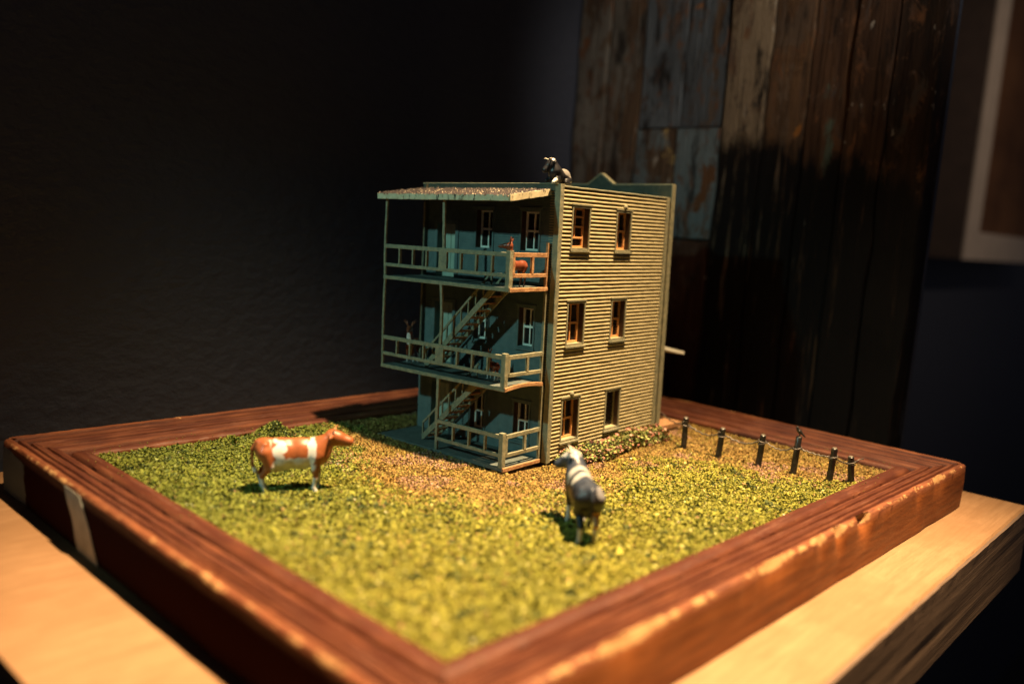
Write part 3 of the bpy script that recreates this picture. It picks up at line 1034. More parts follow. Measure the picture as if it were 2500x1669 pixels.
# tall street facade behind, with its small gable
F0, F1 = 1.3065, 1.345
bm = bmesh.new()
out = [(-0.020, 0.0), (-0.020, 1.868), (0.500, 1.868), (0.622, 1.952), (0.744, 1.868), (HW + 0.02, 1.868), (HW + 0.02, 0.0)]
va = [bm.verts.new((F0, y, z)) for y, z in out]
vb = [bm.verts.new((F1, y, z)) for y, z in out]
bm.faces.new(va)
bm.faces.new(vb[::-1])
for k in range(len(out)):
    k2 = (k + 1) % len(out)
    bm.faces.new((va[k], vb[k], vb[k2], va[k2]))
o = from_bm('facade', bm, MAT['facade'], house)
bm = bmesh.new()
for (y0, z0), (y1, z1) in zip(out[1:5], out[2:6]):
    bar(bm, (1.326, y0, z0 + 0.005), (1.326, y1, z1 + 0.005), 0.050, 0.011, (0, 0, 1), 12, 0.001)
bar(bm, (1.326, -0.0235, 0.0), (1.326, -0.0235, 1.872), 0.050, 0.008, (0, 1, 0), 40, 0.0015)
from_bm('facade_trim', bm, tr, house)
bm = bmesh.new()
tube(bm, [(1.20, 0.16, 1.70), (1.20, 0.16, 1.79), (1.20, 0.16, 1.80)], [0.022, 0.02, 0.026], 10)
from_bm('vent_pipe', bm, MAT['facade'], house)
# awning and step of the street side, seen past the corner
bm = bmesh.new()
bar(bm, (1.346, 0.60, 0.665), (1.74, 0.60, 0.585), 1.16, 0.026, (0, 0, 1), 4, 0.002)
from_bm('awning', bm, MAT['white_sash'], house)
obj_box('front_step', (1.346, 0.00, 0.0), (1.74, 1.1, 0.036), MAT['edge'], house, 0.003)

# porches ------------------------------------------------------------------------
D = 0.377
FL = [(0.002, 0.228, 0.035), (0.503, 0.222, 0.045), (1.116, 0.236, 0.045)]
for fi, (z, r, e0) in enumerate(FL):
    b1 = 1.215 if fi == 0 else 1.20
    dk = None
    nb = 9
    for k in range(nb):      # deck boards run along the front
        a0 = -D + (D - 0.002) * k / nb
        a1 = -D + (D - 0.002) * (k + 1) / nb - 0.0022
        bm = bmesh.new()
        sg = (0, 0, -0.010 if fi == 1 else 0.0)
        bar(bm, ((a0 + a1) / 2, e0 + 0.010, z + 0.0155), ((a0 + a1) / 2, b1 - 0.003, z + 0.0155), a1 - a0, 0.012, (0, 0, 1), 16, 0.0014)
        if dk is None:
            dk = from_bm('porch_deck', bm, MAT['deck'], house)
        else:
            from_bm('deck_board', bm, MAT['deck'], dk)
    bm = bmesh.new()
    bar(bm, (-D - 0.004, e0 + 0.008, z + 0.010), (-D - 0.004, b1, z + 0.010), 0.012, 0.024, (0, 0, 1), 24, 0.0018, 0.002)
    from_bm('rim_board', bm, MAT['trim'] if fi else MAT['deck'], dk)
    bm = bmesh.new()
    bar(bm, (-D - 0.010, e0 + 0.003, z + 0.010), (-0.016, e0 + 0.003, z + 0.010), 0.014, 0.026, (0, 0, 1), 14, 0.0022, 0.003, sag=(0, 0, 0.016 if fi == 1 else 0.0))
    o = from_bm('rim_board', bm, MAT['edge'], dk)
    if fi:
        for bb in (0.2, 0.55, 0.9, 1.15):
            bm = bmesh.new()
            bar(bm, (-D + 0.004, bb, z + 0.002), (-0.004, bb, z + 0.002), 0.014, 0.013, (0, 0, 1), 4, 0.001)
            from_bm('joist', bm, MAT['deck'], dk)
    top = z + r
    bl0, bl1 = z + 0.086, z + 0.107
    pb0, pb1 = e0 + 0.005, e0 + 0.040
    lend = 1.186 if fi else 0.640
    rl = obj_bars('railing', [((-D, pb1, top - 0.013), (-D, lend, top - 0.013), 0.016, 0.027)], tr, house, segs=22, j=0.0016, ch=0.002)
    rl['label'] = 'front railing in cool shade'
    obj_bars('bottom_rail', [((-D, pb1, (bl0 + bl1) / 2), (-D, lend, (bl0 + bl1) / 2), 0.014, 0.022)], tr, rl, segs=22, j=0.0014, ch=0.002)
    bys = (1.046, 0.914, 0.783, 0.470, 0.336, 0.203) if fi else (0.480, 0.338, 0.197)
    for y in bys:
        obj_bars('baluster', [((-D, y, bl1 - 0.001), (-D, y, top - 0.026), 0.013, 0.019)], tr, rl, segs=3, j=0.0012, ref=(1, 0, 0))
    if fi:
        obj_bars('middle_panel', [((-D, 0.630, bl0 + 0.002), (-D, 0.630, top - 0.004), 0.0175, 0.072)], tr, rl, segs=6, j=0.0016, ref=(0, 1, 0))
    obj_bars('corner_post', [((-D + 0.004, (pb0 + pb1) / 2, z + 0.022), (-D + 0.004, (pb0 + pb1) / 2, top + 0.012), 0.034, 0.036)], tr, rl, segs=12, j=0.0018, ch=0.003, ref=(0, 1, 0))
    # short end railing in the warm light
    es = obj_bars('railing', [((-D + 0.022, e0 + 0.012, top - 0.013), (-0.034, e0 + 0.012, top - 0.013 + (0.004 if fi == 0 else 0)), 0.015, 0.027)], MAT['edge'] if fi == 2 else tr, house, segs=10, j=0.0018, ch=0.002)
    es['label'] = 'end railing in warm light'
    em = MAT['edge'] if fi == 2 else tr
    obj_bars('bottom_rail', [((-D + 0.022, e0 + 0.012, (bl0 + bl1) / 2), (-0.034, e0 + 0.012, (bl0 + bl1) / 2), 0.014, 0.024)], em, es, segs=10, j=0.0016, ch=0.002)
    for x in (-0.352, -0.172):
        obj_bars('baluster', [((x, e0 + 0.012, bl1), (x, e0 + 0.012, top - 0.026), 0.016, 0.020)], em, es, segs=4, j=0.0014, ref=(1, 0, 0))
    zt = z + 0.302 if fi == 2 else FL[fi + 1][0] + 0.0
    obj_bars('wall_post', [((-0.026, e0 + 0.012, z + 0.022), (-0.022, e0 + 0.012, zt), 0.020, 0.020)], tr if fi < 2 else em, es, segs=16, j=0.0018, ch=0.002, ref=(0, 1, 0))
    # tall posts
    ztop = (FL[fi + 1][0] - 0.001) if fi < 2 else 1.655
    if fi:
        obj_bars('porch_post', [((-D, 1.193, z + 0.022), (-D, 1.190, ztop), 0.015, 0.017)], tr, house, segs=14, j=0.002, ch=0.002, ref=(0, 1, 0), sag=(0, 0.006, 0))
        obj_bars('porch_post', [((-0.030, 1.190, z + 0.022), (-0.030, 1.186, ztop), 0.014, 0.015)], tr, house, segs=10, j=0.0015, ch=0.002, ref=(0, 1, 0))
        obj_bars('porch_post', [((-D, 0.628, top - 0.004), (-D, 0.640, ztop), 0.016, 0.021)], tr, house, segs=12, j=0.002, ch=0.002, ref=(0, 1, 0), sag=(0, -0.008 if fi == 1 else 0, 0))
    else:
        obj_bars('porch_post', [((-D, 0.632, z + 0.022), (-D, 0.634, ztop), 0.018, 0.022)], tr, house, segs=12, j=0.002, ch=0.002, ref=(0, 1, 0))

# outside stairs
for (zb, zt, b0, b1) in ((0.026, 0.515, 0.885, 0.385), (0.527, 1.126, 0.880, 0.290)):
    ao, ai = -0.262, -0.120
    stw = obj_bars('staircase', [((ao, b0, zb + 0.016), (ao, b1, zt - 0.016), 0.012, 0.036)], tr, house, segs=16, j=0.0014, ref=(0, 0, 1))
    obj_bars('stringer', [((ai, b0, zb + 0.016), (ai, b1, zt - 0.016), 0.012, 0.036)], tr, stw, segs=12, j=0.0014, ref=(0, 0, 1))
    nt = 10 if zt < 0.8 else 12
    for k in range(nt):
        t = (k + 0.6) / nt
        y, z = b0 + (b1 - b0) * t, zb + (zt - zb) * t
        obj_box('tread', (ao + 0.0065, y - 0.024, z - 0.004), (ai - 0.0065, y + 0.022, z + 0.006), MAT['edge'], stw, 0.001)
    for ax, nm in ((ao, 'handrail'), (ai, 'handrail')):
        hr = obj_bars(nm, [((ax, b0 + 0.004, zb + 0.116), (ax, b1, zt + 0.108), 0.011, 0.013)], tr, stw, segs=16, j=0.0012, ref=(0, 0, 1))
        nbz = 8 if zt < 0.8 else 9
        for k in range(nbz + 1):
            t = k / nbz * 0.97
            y = b0 + (b1 - b0) * t
            z = zb + (zt - zb) * t
            obj_bars('baluster', [((ax, y, z + (0.0 if k == 0 else 0.022)), (ax, y, z + 0.114), 0.009, 0.010)], tr, stw, segs=2, j=0.001, ref=(1, 0, 0))

# porch roof with gritty covering
RA, RZ0, RZ1 = -0.408, 1.690, 1.746
bm = bmesh.new()
n = 40
prev = None
for k in range(n + 1):
    y = 0.062 + (1.244 - 0.062) * k / n
    e = 0.003 * noise.noise((y * 7, 2, 0))
    ring = [bm.verts.new(p) for p in ((RA, y, RZ0 - 0.010 + e), (RA, y, RZ0 + e), (RA * 0.5, y, (RZ0 + RZ1) / 2 + 0.004 + e), (-0.013, y, RZ1), (-0.013, y, RZ1 - 0.010))]
    if prev:
        for q in range(5):
            bm.faces.new((prev[q], ring[q], ring[(q + 1) % 5], prev[(q + 1) % 5]))
    else:
        bm.faces.new(ring)
    prev = ring
bm.faces.new(prev[::-1])
pr = from_bm('porch_roof', bm, MAT['roofing'], house)
fm_ = NT('chipped_cream_fascia', 0.7, 0.3)
fc_ = fm_.mix(fm_.ramp(fm_.noise(24), [(0.35, 0.0), (0.65, 1.0)]), (0.44, 0.38, 0.24), (0.58, 0.51, 0.34))
fc_ = fm_.mix(fm_.ramp(fm_.noise(30, (1, 1, 0.22), detail=5, rough=0.7), [(0.57, 0.0), (0.60, 1.0)]), fc_, (0.02, 0.012, 0.012))
fm_.color(fc_)
fm_.bump(fm_.noise(90), 0.4, 0.004)
fas = fm_.m
obj_bars('fascia', [((RA - 0.004, 0.058, RZ0 - 0.015), (RA - 0.004, 1.248, RZ0 - 0.017), 0.010, 0.036)], fas, pr, segs=50, j=0.0022)
obj_bars('fascia', [((RA - 0.006, 0.055, RZ0 - 0.014), (-0.028, 0.055, RZ1 - 0.014), 0.010, 0.038)], fas, pr, segs=20, j=0.0022)
obj_bars('fascia', [((RA - 0.006, 1.249, RZ0 - 0.014), (-0.028, 1.249, RZ1 - 0.014), 0.010, 0.034)], fas, pr, segs=20, j=0.0022)
obj_bars('ceiling_beam', [((-D, 0.065, 1.660), (-D, 1.24, 1.660), 0.020, 0.012)], MAT['deck'], pr, segs=10, j=0.001)
N = 5000
gxr = rng.uniform(RA - 0.006, -0.015, N)
gyr = rng.uniform(0.056, 1.248, N)
kk = (rng.random(N) < 0.30 + 0.7 * vnoise(gxr, gyr, 14, 31))
gxr, gyr = gxr[kk], gyr[kk]
gzr = RZ0 + (gxr - RA) / (-0.013 - RA) * (RZ1 - RZ0) + 0.004
N = len(gxr)
s = rng.uniform(0.006, 0.015, N)[:, None]
c = np.stack([gxr, gyr, gzr], -1)
tet = np.array([[1, 0, -0.5], [-0.5, 0.87, -0.5], [-0.5, -0.87, -0.5], [0, 0, 0.8]])
an = rng.uniform(0, 6.28, N)
R = np.stack([np.stack([np.cos(an), -np.sin(an)], -1), np.stack([np.sin(an), np.cos(an)], -1)], -2)
tv = np.repeat(tet[None], N, 0) * rng.uniform(0.6, 1.4, (N, 4, 1))
tv[..., :2] = np.einsum('nij,nkj->nki', R, tv[..., :2])
v = (c[:, None] + tv * s[:, None]).reshape(-1, 3)
f = (np.arange(N)[:, None, None] * 4 + np.array([[0, 1, 3], [1, 2, 3], [2, 0, 3]])[None]).reshape(-1, 3)
o = np_mesh('roof_grit', v, f, MAT['grit'], parent=None)
o.parent = pr
o['kind'] = 'stuff'

# ------------------------------------------------------------------ flowering bushes along the side wall
bush = tag(empty('flowering_shrub', (3.0, 1.52, 0)), 'low leafy shrub with pink flowers growing along the foot of the side wall', 'shrub')


def house_pt(a, b):
    return HX + a * 0.99899 - b * 0.04488, HY + a * 0.04488 + b * 0.99899


def leaves(name, n, size, cols, lo, hi, mat):
    a = rng.uniform(0.06, 1.30, n)
    hgt = (0.075 + 0.085 * vnoise(a, a * 0, 6, 41)) * np.clip((a - 0.02) * 9, 0.35, 1) * np.clip((1.36 - a) * 8, 0.3, 1)
    wd = 0.062 + 0.055 * vnoise(a, a * 0 + 3, 5, 42)
    th = rng.uniform(0, np.pi, n)
    rr = np.sqrt(rng.uniform(lo, hi, n))
    b = -0.025 - wd * (0.75 + rr * np.cos(th))
    z = 0.0 + hgt * rr * np.sin(th) + 0.006
    x, y = house_pt(a, b)
    c = np.stack([x - 3.0, y - 1.52, z], -1)
    d = rng.normal(0, 1, (n, 3))
    d[:, 2] = np.abs(d[:, 2]) * 0.5
    d /= np.linalg.norm(d, axis=1)[:, None]
    e = np.cross(d, rng.normal(0, 1, (n, 3)))
    e /= np.linalg.norm(e, axis=1)[:, None]
    m = np.cross(d, e)
    L = (size * rng.uniform(0.7, 1.4, n))[:, None]
    v = np.stack([c - d * L * 0.5, c + e * L * 0.32 + m * L * 0.08, c + d * L * 0.55, c - e * L * 0.32 + m * L * 0.08], 1).reshape(-1, 3)
    i = np.arange(n)[:, None] * 4
    f = np.concatenate([i + np.array([[0, 1, 2]]), i + np.array([[0, 2, 3]])])
    cc = np.array(cols)[rng.integers(0, len(cols), n)] * rng.uniform(0.6, 1.2, (n, 1))
    o = np_mesh(name, v, f, mat, np.repeat(cc, 4, 0))
    o.parent = bush
    o['kind'] = 'stuff'


leaves('leaves', 4600, 0.023, [(0.10, 0.13, 0.03), (0.24, 0.28, 0.07), (0.44, 0.46, 0.16), (0.16, 0.10, 0.04), (0.32, 0.34, 0.10), (0.07, 0.09, 0.03)], 0.15, 1.0, MAT['turf'])
leaves('flowers', 480, 0.023, [(0.55, 0.24, 0.19), (0.45, 0.18, 0.13), (0.60, 0.33, 0.25)], 0.75, 1.08, MAT['turf'])
bm = bmesh.new()
for k in range(60):
    a = random.uniform(0.08, 1.28)
    x, y = house_pt(a, -0.07)
    tube(bm, [(x - 3.0, y - 1.52, -0.01), (x - 3.0 + random.uniform(-0.02, 0.02), y - 1.52 + random.uniform(-0.03, 0.03), 0.07)], [0.003, 0.0015], 5)
o = from_bm('stems', bm, MAT['edge'], bush)
o['kind'] = 'stuff'

# ------------------------------------------------------------------ wire fence
fence = tag(empty('wire_fence', (3.6, 0.7, 0)), 'low black post and twisted wire fence across the bare corner of the tray', 'fence')
mb = NT('black_fence_paint', 0.35, 0.5)
mb.color(mb.mix(mb.ramp(mb.noise(30, detail=6), [(0.5, 0.0), (0.75, 1.0)]), (0.010, 0.009, 0.008), (0.06, 0.045, 0.035)))
MAT['post_top'] = plain('worn_post_top', (0.12, 0.105, 0.08), 0.8, 0.2)
MAT['wire'] = plain('dark_steel_wire', (0.11, 0.092, 0.075), 0.45, 0.4, 0.5)
posts = [((3.80, 1.74), 0.215, 0, 0), ((3.521, 1.293), 0.215, 0.0, 0.004), ((3.519, 1.010), 0.20, 0.01, -0.012), ((3.570, 0.726), 0.208, 0.008, -0.01), ((3.599, 0.486), 0.245, 0.008, -0.01), ((3.634, 0.252), 0.218, 0.006, -0.01), ((3.765, 0.155), 0.165, -0.03, 0.012)]
tops = []
for k, ((x, y), h, lx, ly) in enumerate(posts):
    base = Vector((x - 3.6, y - 0.7, -0.03))
    topv = Vector((x - 3.6 + lx, y - 0.7 + ly, h))
    bm = bmesh.new()
    tube(bm, [base.lerp(topv, t) for t in (0, 0.3, 0.6, 0.985, 1.0)], [0.0225, 0.0215, 0.021, 0.0205, 0.017], 12)
    p = from_bm('post', bm, mb.m, fence, smooth=True)
    p.data.set_sharp_from_angle(angle=math.radians(40))
    bm = bmesh.new()
    tube(bm, [topv + Vector((0, 0, -0.001)), topv + Vector((0, 0, 0.004)), topv + Vector((0, 0, 0.006))], [0.0165, 0.013, 0.004], 10)
    from_bm('post_cap', bm, MAT['post_top'], p)
    wf = 0.72 if k == 4 else (0.80 if k < 5 else 0.74)
    c = base.lerp(topv, wf)
    bm = bmesh.new()
    rr = 0.0265
    loop = []
    for q in range(37):
        t = q / 36 * 2 * math.pi * (2.0 if k > 2 else 1.5)
        loop.append(c + Vector((math.cos(t) * rr * (1 + 0.1 * math.sin(3 * t)), math.sin(t) * rr, 0.010 * math.sin(t * 0.7 + k) + 0.007 * (q / 36 - 0.5) * 3)))
    tube(bm, loop, 0.0042, 6)
    from_bm('wire_loop', bm, MAT['wire'], p, smooth=True)
    tops.append(c)
bm = bmesh.new()
for k in range(len(tops) - 1):
    p0, p1 = tops[k], tops[k + 1]
    d = (p1 - p0).normalized()
    p0 = p0 + d * 0.026
    p1 = p1 - d * 0.026
    pts = []
    for q in range(15):
        t = q / 14
        wob = 0.0035 * math.sin(q * 2.3 + k * 1.7)
        pts.append(p0.lerp(p1, t) + Vector((wob, 0, -(0.032 if k < 4 else 0.008) * 4 * t * (1 - t) * (0.7 + 0.6 * t) + wob)))
    tube(bm, pts, 0.0048, 6)
from_bm('wire', bm, MAT['wire'], fence, smooth=True)
bm = bmesh.new()
e = tops[-1]
tube(bm, [e + Vector((0.02, -0.01, 0.005)), e + Vector((0.055, -0.03, 0.03)), e + Vector((0.085, -0.045, 0.032))], [0.0036, 0.0036, 0.005], 6)
from_bm('wire', bm, MAT['wire'], fence, smooth=True)

# ------------------------------------------------------------------ animals: one continuous skin each
def sdf_mesh(prims, res, kdef=0.05):
    """smooth union of round cones and ellipsoids, meshed by surface nets"""
    lo, hi = np.full(3, 9.0), np.full(3, -9.0)
    for p in prims:
        if p[0] == 'c':
            for q, r in ((p[1], p[2]), (p[3], p[4])):
                lo = np.minimum(lo, np.array(q) - r)
                hi = np.maximum(hi, np.array(q) + r)
        else:
            lo = np.minimum(lo, np.array(p[1]) - max(p[2]))
            hi = np.maximum(hi, np.array(p[1]) + max(p[2]))
    lo -= 0.08
    hi += 0.08
    n = np.ceil((hi - lo) / res).astype(int) + 1
    ax = [lo[i] + res * np.arange(n[i]) for i in range(3)]
    G = np.stack(np.meshgrid(*ax, indexing='ij'), -1)
    d = None
    for p in prims:
        k = kdef
        if p[0] == 'c':
            a, ra, b, rb = np.array(p[1], float), p[2], np.array(p[3], float), p[4]
            if len(p) > 5:
                k = p[5]
            ab = b - a
            t = np.clip(((G - a) @ ab) / max(ab @ ab, 1e-9), 0, 1)
            e = np.linalg.norm(G - a - t[..., None] * ab, axis=-1) - (ra + (rb - ra) * t)
        else:
            c, r = np.array(p[1], float), np.array(p[2], float)
            q = G - c
            if len(p) > 3 and p[3]:      # pitch about y
                s, co = math.sin(p[3]), math.cos(p[3])
                q = np.stack([q[..., 0] * co + q[..., 2] * s, q[..., 1], -q[..., 0] * s + q[..., 2] * co], -1)
            k0 = np.linalg.norm(q / r, axis=-1)
            k1 = np.linalg.norm(q / (r * r), axis=-1) + 1e-9
            e = k0 * (k0 - 1) / k1
        if d is None:
            d = e
        else:
            h = np.clip(0.5 + 0.5 * (d - e) / k, 0, 1)
            d = d * (1 - h) + e * h - k * h * (1 - h)
    ins = d < 0
    nx, ny, nz = d.shape
    cnt = np.zeros((nx - 1, ny - 1, nz - 1))
    acc = np.zeros((nx - 1, ny - 1, nz - 1, 3))
    off = [(i, j, k) for i in (0, 1) for j in (0, 1) for k in (0, 1)]
    sl = lambda o: tuple(slice(o[i], d.shape[i] - 1 + o[i]) for i in range(3))
    for o1 in off:
        for axis in range(3):
            if o1[axis]:
                continue
            o2 = list(o1)
            o2[axis] = 1
            d1_, d2_ = d[sl(o1)], d[sl(o2)]
            cr = (d1_ < 0) != (d2_ < 0)
            t = np.where(cr, d1_ / np.where(cr, d1_ - d2_, 1), 0)
            pt = np.broadcast_to(np.array(o1, float), acc.shape).copy()
            pt[..., axis] += t
            acc += pt * cr[..., None]
            cnt += cr
    act = cnt > 0
    vid = -np.ones(act.shape, int)
    vid[act] = np.arange(act.sum())
    base = np.stack(np.nonzero(act), -1)
    V = lo + res * (base + acc[act] / cnt[act][:, None])
    F = []
    for axis in range(3):
        o2 = [0, 0, 0]
        o2[axis] = 1
        s1 = tuple(slice(0, d.shape[i] - o2[i]) for i in range(3))
        s2 = tuple(slice(o2[i], d.shape[i]) for i in range(3))
        cr = ins[s1] != ins[s2]
        i, j, k = np.nonzero(cr)
        fl = ins[s1][i, j, k]
        u, v = [x for x in range(3) if x != axis]
        idx = np.stack([i, j, k], -1)
        ok = (idx[:, u] > 0) & (idx[:, v] > 0)
        idx, fl = idx[ok], fl[ok]
        q = []
        for du, dv in ((1, 1), (0, 1), (0, 0), (1, 0)):
            t = idx.copy()
            t[:, u] -= du
            t[:, v] -= dv
            q.append(vid[t[:, 0], t[:, 1], t[:, 2]])
        q = np.stack(q, -1)
        flip = fl if axis != 1 else ~fl
        q[~flip] = q[~flip][:, ::-1]
        F.append(q)
    return V, np.concatenate(F)


def skin(name, prims, res, colfn, mat, parent, scale, k=0.05):
    V, F = sdf_mesh(prims, res, k)
    col = colfn(V)
    o = np_mesh(name, V * scale, F, mat, col, smooth=True)
    o.parent = parent
    return o


def toy_paint(name, rough=0.38):
    m = NT(name, rough, 0.32)
    a = m.attr('tint')
    n = m.noise(26, detail=6, rough=0.7)
    m.color(m.mix(m.ramp(n, [(0.38, 0.0), (0.66, 0.6)]), a.outputs['Color'], m.mix(1.0, a.outputs['Color'], (0.55, 0.5, 0.48), 'MULTIPLY')))
    m.bump(m.noise(70, detail=3), 0.15, 0.003)
    return m.m


MAT['toy'] = toy_paint('hand_painted_figurine')
MAT['horn'] = plain('pale_horn', (0.55, 0.48, 0.36), 0.5)
MAT['eye'] = plain('black_eye_paint', (0.01, 0.01, 0.01), 0.25)


def f3(p, s, c):
    return 1 / (1 + np.exp(-s * (c - p)))


def blot(V, c, r, seed=0, amp=0.35):
    """0..1 mask of an irregular patch"""
    q = (V - np.array(c)) / np.array(r)
    d = np.linalg.norm(q, axis=1)
    w_ = np.array([noise.noise((v[0] * 6 + seed, v[1] * 6, v[2] * 6)) for v in V])
    return np.clip((1.0 + amp * w_ - d) * 9, 0, 1)[:, None]


def rot2(v, c, ang):
    x, y = v[0] - c[0], v[1] - c[1]
    return (c[0] + x * math.cos(ang) - y * math.sin(ang), c[1] + x * math.sin(ang) + y * math.cos(ang), v[2])


def cow_head(base, poll, yaw, drop, ln=1.0, fat=1.0):
    """neck from base to poll, head turned by yaw and pitched down by drop; returns prims, horn roots, eyes"""
    poll = Vector(poll)
    f = Vector((math.cos(yaw) * math.cos(drop), math.sin(yaw) * math.cos(drop), -math.sin(drop)))
    s = Vector((-math.sin(yaw), math.cos(yaw), 0))
    u = s.cross(f) * -1
    u = f.cross(s)
    mz = poll + f * 0.36 * ln
    pr = [('c', base, 0.22, tuple(poll - f * 0.02 - u * 0.04), 0.125, 0.10),
          ('c', tuple(poll + f * 0.01), 0.112 * fat, tuple(poll + f * 0.13 * ln - u * 0.01), 0.108 * fat, 0.04),
          ('c', tuple(poll + f * 0.13 * ln - u * 0.012), 0.095 * fat, tuple(mz - u * 0.02), 0.080 * fat, 0.04),
          ('c', tuple(poll + f * 0.08 - u * 0.10), 0.075 * fat, tuple(mz - f * 0.05 - u * 0.065), 0.055 * fat, 0.04)]
    for sg in (-1, 1):
        e0 = poll + s * (0.085 * sg) + u * 0.02
        e1 = poll + s * (0.225 * sg) - u * 0.015 - f * 0.02
        pr.append(('c', tuple(e0), 0.030, tuple(e0.lerp(e1, 0.6)), 0.034, 0.02))
        pr.append(('c', tuple(e0.lerp(e1, 0.6)), 0.034, tuple(e1), 0.014, 0.015))
    horns = [(poll + s * (0.06 * sg) + u * 0.075, poll + s * (0.12 * sg) + u * 0.125 + f * 0.01, poll + s * (0.125 * sg) + u * 0.19 + f * 0.03) for sg in (-1, 1)]
    eyes = [poll + f * 0.14 + s * (0.078 * sg) + u * 0.035 for sg in (-1, 1)]
    return pr, horns, eyes


def cow_body(step=0.0):
    P_ = [('e', (-0.50, 0, 0.77), (0.20, 0.195, 0.215)),
          ('e', (-0.20, 0, 0.685), (0.36, 0.25, 0.305)),
          ('e', (0.14, 0, 0.70), (0.36, 0.225, 0.290)),
          ('e', (0.42, 0, 0.72), (0.24, 0.185, 0.265)),
          ('c', (-0.62, 0, 0.93), 0.045, (0.42, 0, 0.95), 0.050, 0.08),
          ('c', (-0.50, 0.15, 0.90), 0.045, (-0.50, -0.15, 0.90), 0.045, 0.06),
          ('e', (-0.30, 0, 0.44), (0.13, 0.10, 0.085))]
    for sg in (-1, 1):
        st_ = step * sg
        y = 0.125 * sg
        P_ += [('c', (0.42, y, 0.66), 0.115, (0.43 + st_ * 0.3, y, 0.46), 0.075, 0.05),
               ('c', (0.43 + st_ * 0.3, y, 0.46), 0.070, (0.45 + st_ * 0.8, y, 0.26), 0.048, 0.03),
               ('c', (0.45 + st_ * 0.8, y, 0.26), 0.046, (0.43 + st_, y, 0.08), 0.034, 0.02),
               ('c', (0.43 + st_, y, 0.08), 0.040, (0.46 + st_, y, 0.02), 0.046, 0.02)]
        yh = 0.135 * sg
        P_ += [('c', (-0.50, yh, 0.74), 0.135, (-0.40 - st_ * 0.3, yh * 1.05, 0.50), 0.100, 0.06),
               ('c', (-0.40 - st_ * 0.3, yh * 1.05, 0.50), 0.085, (-0.57 - st_ * 0.7, yh, 0.30), 0.048, 0.04),
               ('c', (-0.57 - st_ * 0.7, yh, 0.30), 0.048, (-0.53 - st_, yh, 0.08), 0.034, 0.02),
               ('c', (-0.53 - st_, yh, 0.08), 0.040, (-0.50 - st_, yh, 0.02), 0.046, 0.02)]
    P_ += [('c', (-0.66, 0, 0.92), 0.040, (-0.74, 0, 0.78), 0.030, 0.03), ('c', (-0.74, 0, 0.78), 0.028, (-0.73, 0.01, 0.50), 0.024, 0.015),
           ('c', (-0.73, 0.01, 0.50), 0.026, (-0.67, 0.02, 0.36), 0.040, 0.015), ('c', (-0.67, 0.02, 0.36), 0.040, (-0.62, 0.02, 0.27), 0.014, 0.015)]
    return P_


def add_bits(root, horns, eyes, sc, hr=0.020, hmat=None):
    for h in horns:
        bm = bmesh.new()
        a, b, c = [Vector(x) * sc for x in h]
        tube(bm, [a, a.lerp(b, 0.5), b, b.lerp(c, 0.6), c], [hr * sc, hr * 0.9 * sc, hr * 0.75 * sc, hr * 0.5 * sc, hr * 0.2 * sc], 8)
        from_bm('horn', bm, hmat or MAT['horn'], root, smooth=True)
    for e in eyes:
        bm = bmesh.new()
        bmesh.ops.create_icosphere(bm, subdivisions=2, radius=0.020 * sc, matrix=Matrix.Translation(Vector(e) * sc))
        from_bm('eye', bm, MAT['eye'], root, smooth=True)


ORANGE, WHITE, PINK = np.array([0.285, 0.084, 0.029]), np.array([0.60, 0.59, 0.56]), np.array([0.50, 0.25, 0.17])
# brown and white cow, standing side on
prims = cow_body(0.035)
hp, horns, eyes = cow_head((0.48, 0, 0.78), (0.70, -0.02, 1.06), -0.12, 0.24, 0.90, 1.15)
prims += hp


def brown_col(V):
    c = np.repeat(ORANGE[None], len(V), 0)
    def put(m, k):
        nonlocal c
        c = c * (1 - m) + k * m
    put(blot(V, (0.02, 0, 0.52), (0.42, 0.6, 0.21), 1, 0.2), WHITE)
    put(blot(V, (0.33, 0, 0.80), (0.085, 0.6, 0.26), 2, 0.4), WHITE)
    put(blot(V, (-0.25, 0, 0.86), (0.13, 0.6, 0.17), 3, 0.7), WHITE)
    put(blot(V, (-0.22, 0, 0.66), (0.10, 0.6, 0.16), 4, 0.5), WHITE)
    put(blot(V, (0.05, 0, 0.84), (0.15, 0.6, 0.19), 5, 0.5), ORANGE)
    put(blot(V, (0.43, 0, 0.10), (0.25, 0.5, 0.23), 6, 0.2), WHITE * 0.95)
    put(blot(V, (-0.55, 0, 0.12), (0.25, 0.5, 0.17), 7, 0.2), WHITE * 0.9)
    put(blot(V, (-0.68, 0, 0.34), (0.08, 0.08, 0.12), 8, 0.1), WHITE * 0.95)
    put(blot(V, (-0.30, 0, 0.40), (0.15, 0.12, 0.07), 9, 0.1), PINK)
    put(blot(V, (1.02, -0.06, 0.95), (0.06, 0.09, 0.08), 10, 0.1), PINK * 0.8)
    return c


SC = 0.292
cow = tag(empty('cow', (0.693, 2.005, 0.0)), 'orange brown and white cow figurine standing side on in the grass left of the house', 'cow')
cow.rotation_euler.z = math.atan2(-0.56, 0.83)
skin('body', prims, 0.0165, brown_col, MAT['toy'], cow, SC)
add_bits(cow, horns, eyes, SC, 0.020, plain('orange_horn', (0.5, 0.22, 0.09), 0.5))

# grey, white and black cow seen from behind
prims = cow_body(0.05)
hp, horns, eyes = cow_head((0.48, 0.02, 0.84), (0.68, 0.08, 1.13), 1.20, 0.55, 0.85)
prims += hp
SLATE, BLACK = np.array([0.040, 0.048, 0.068]), np.array([0.009, 0.009, 0.011])


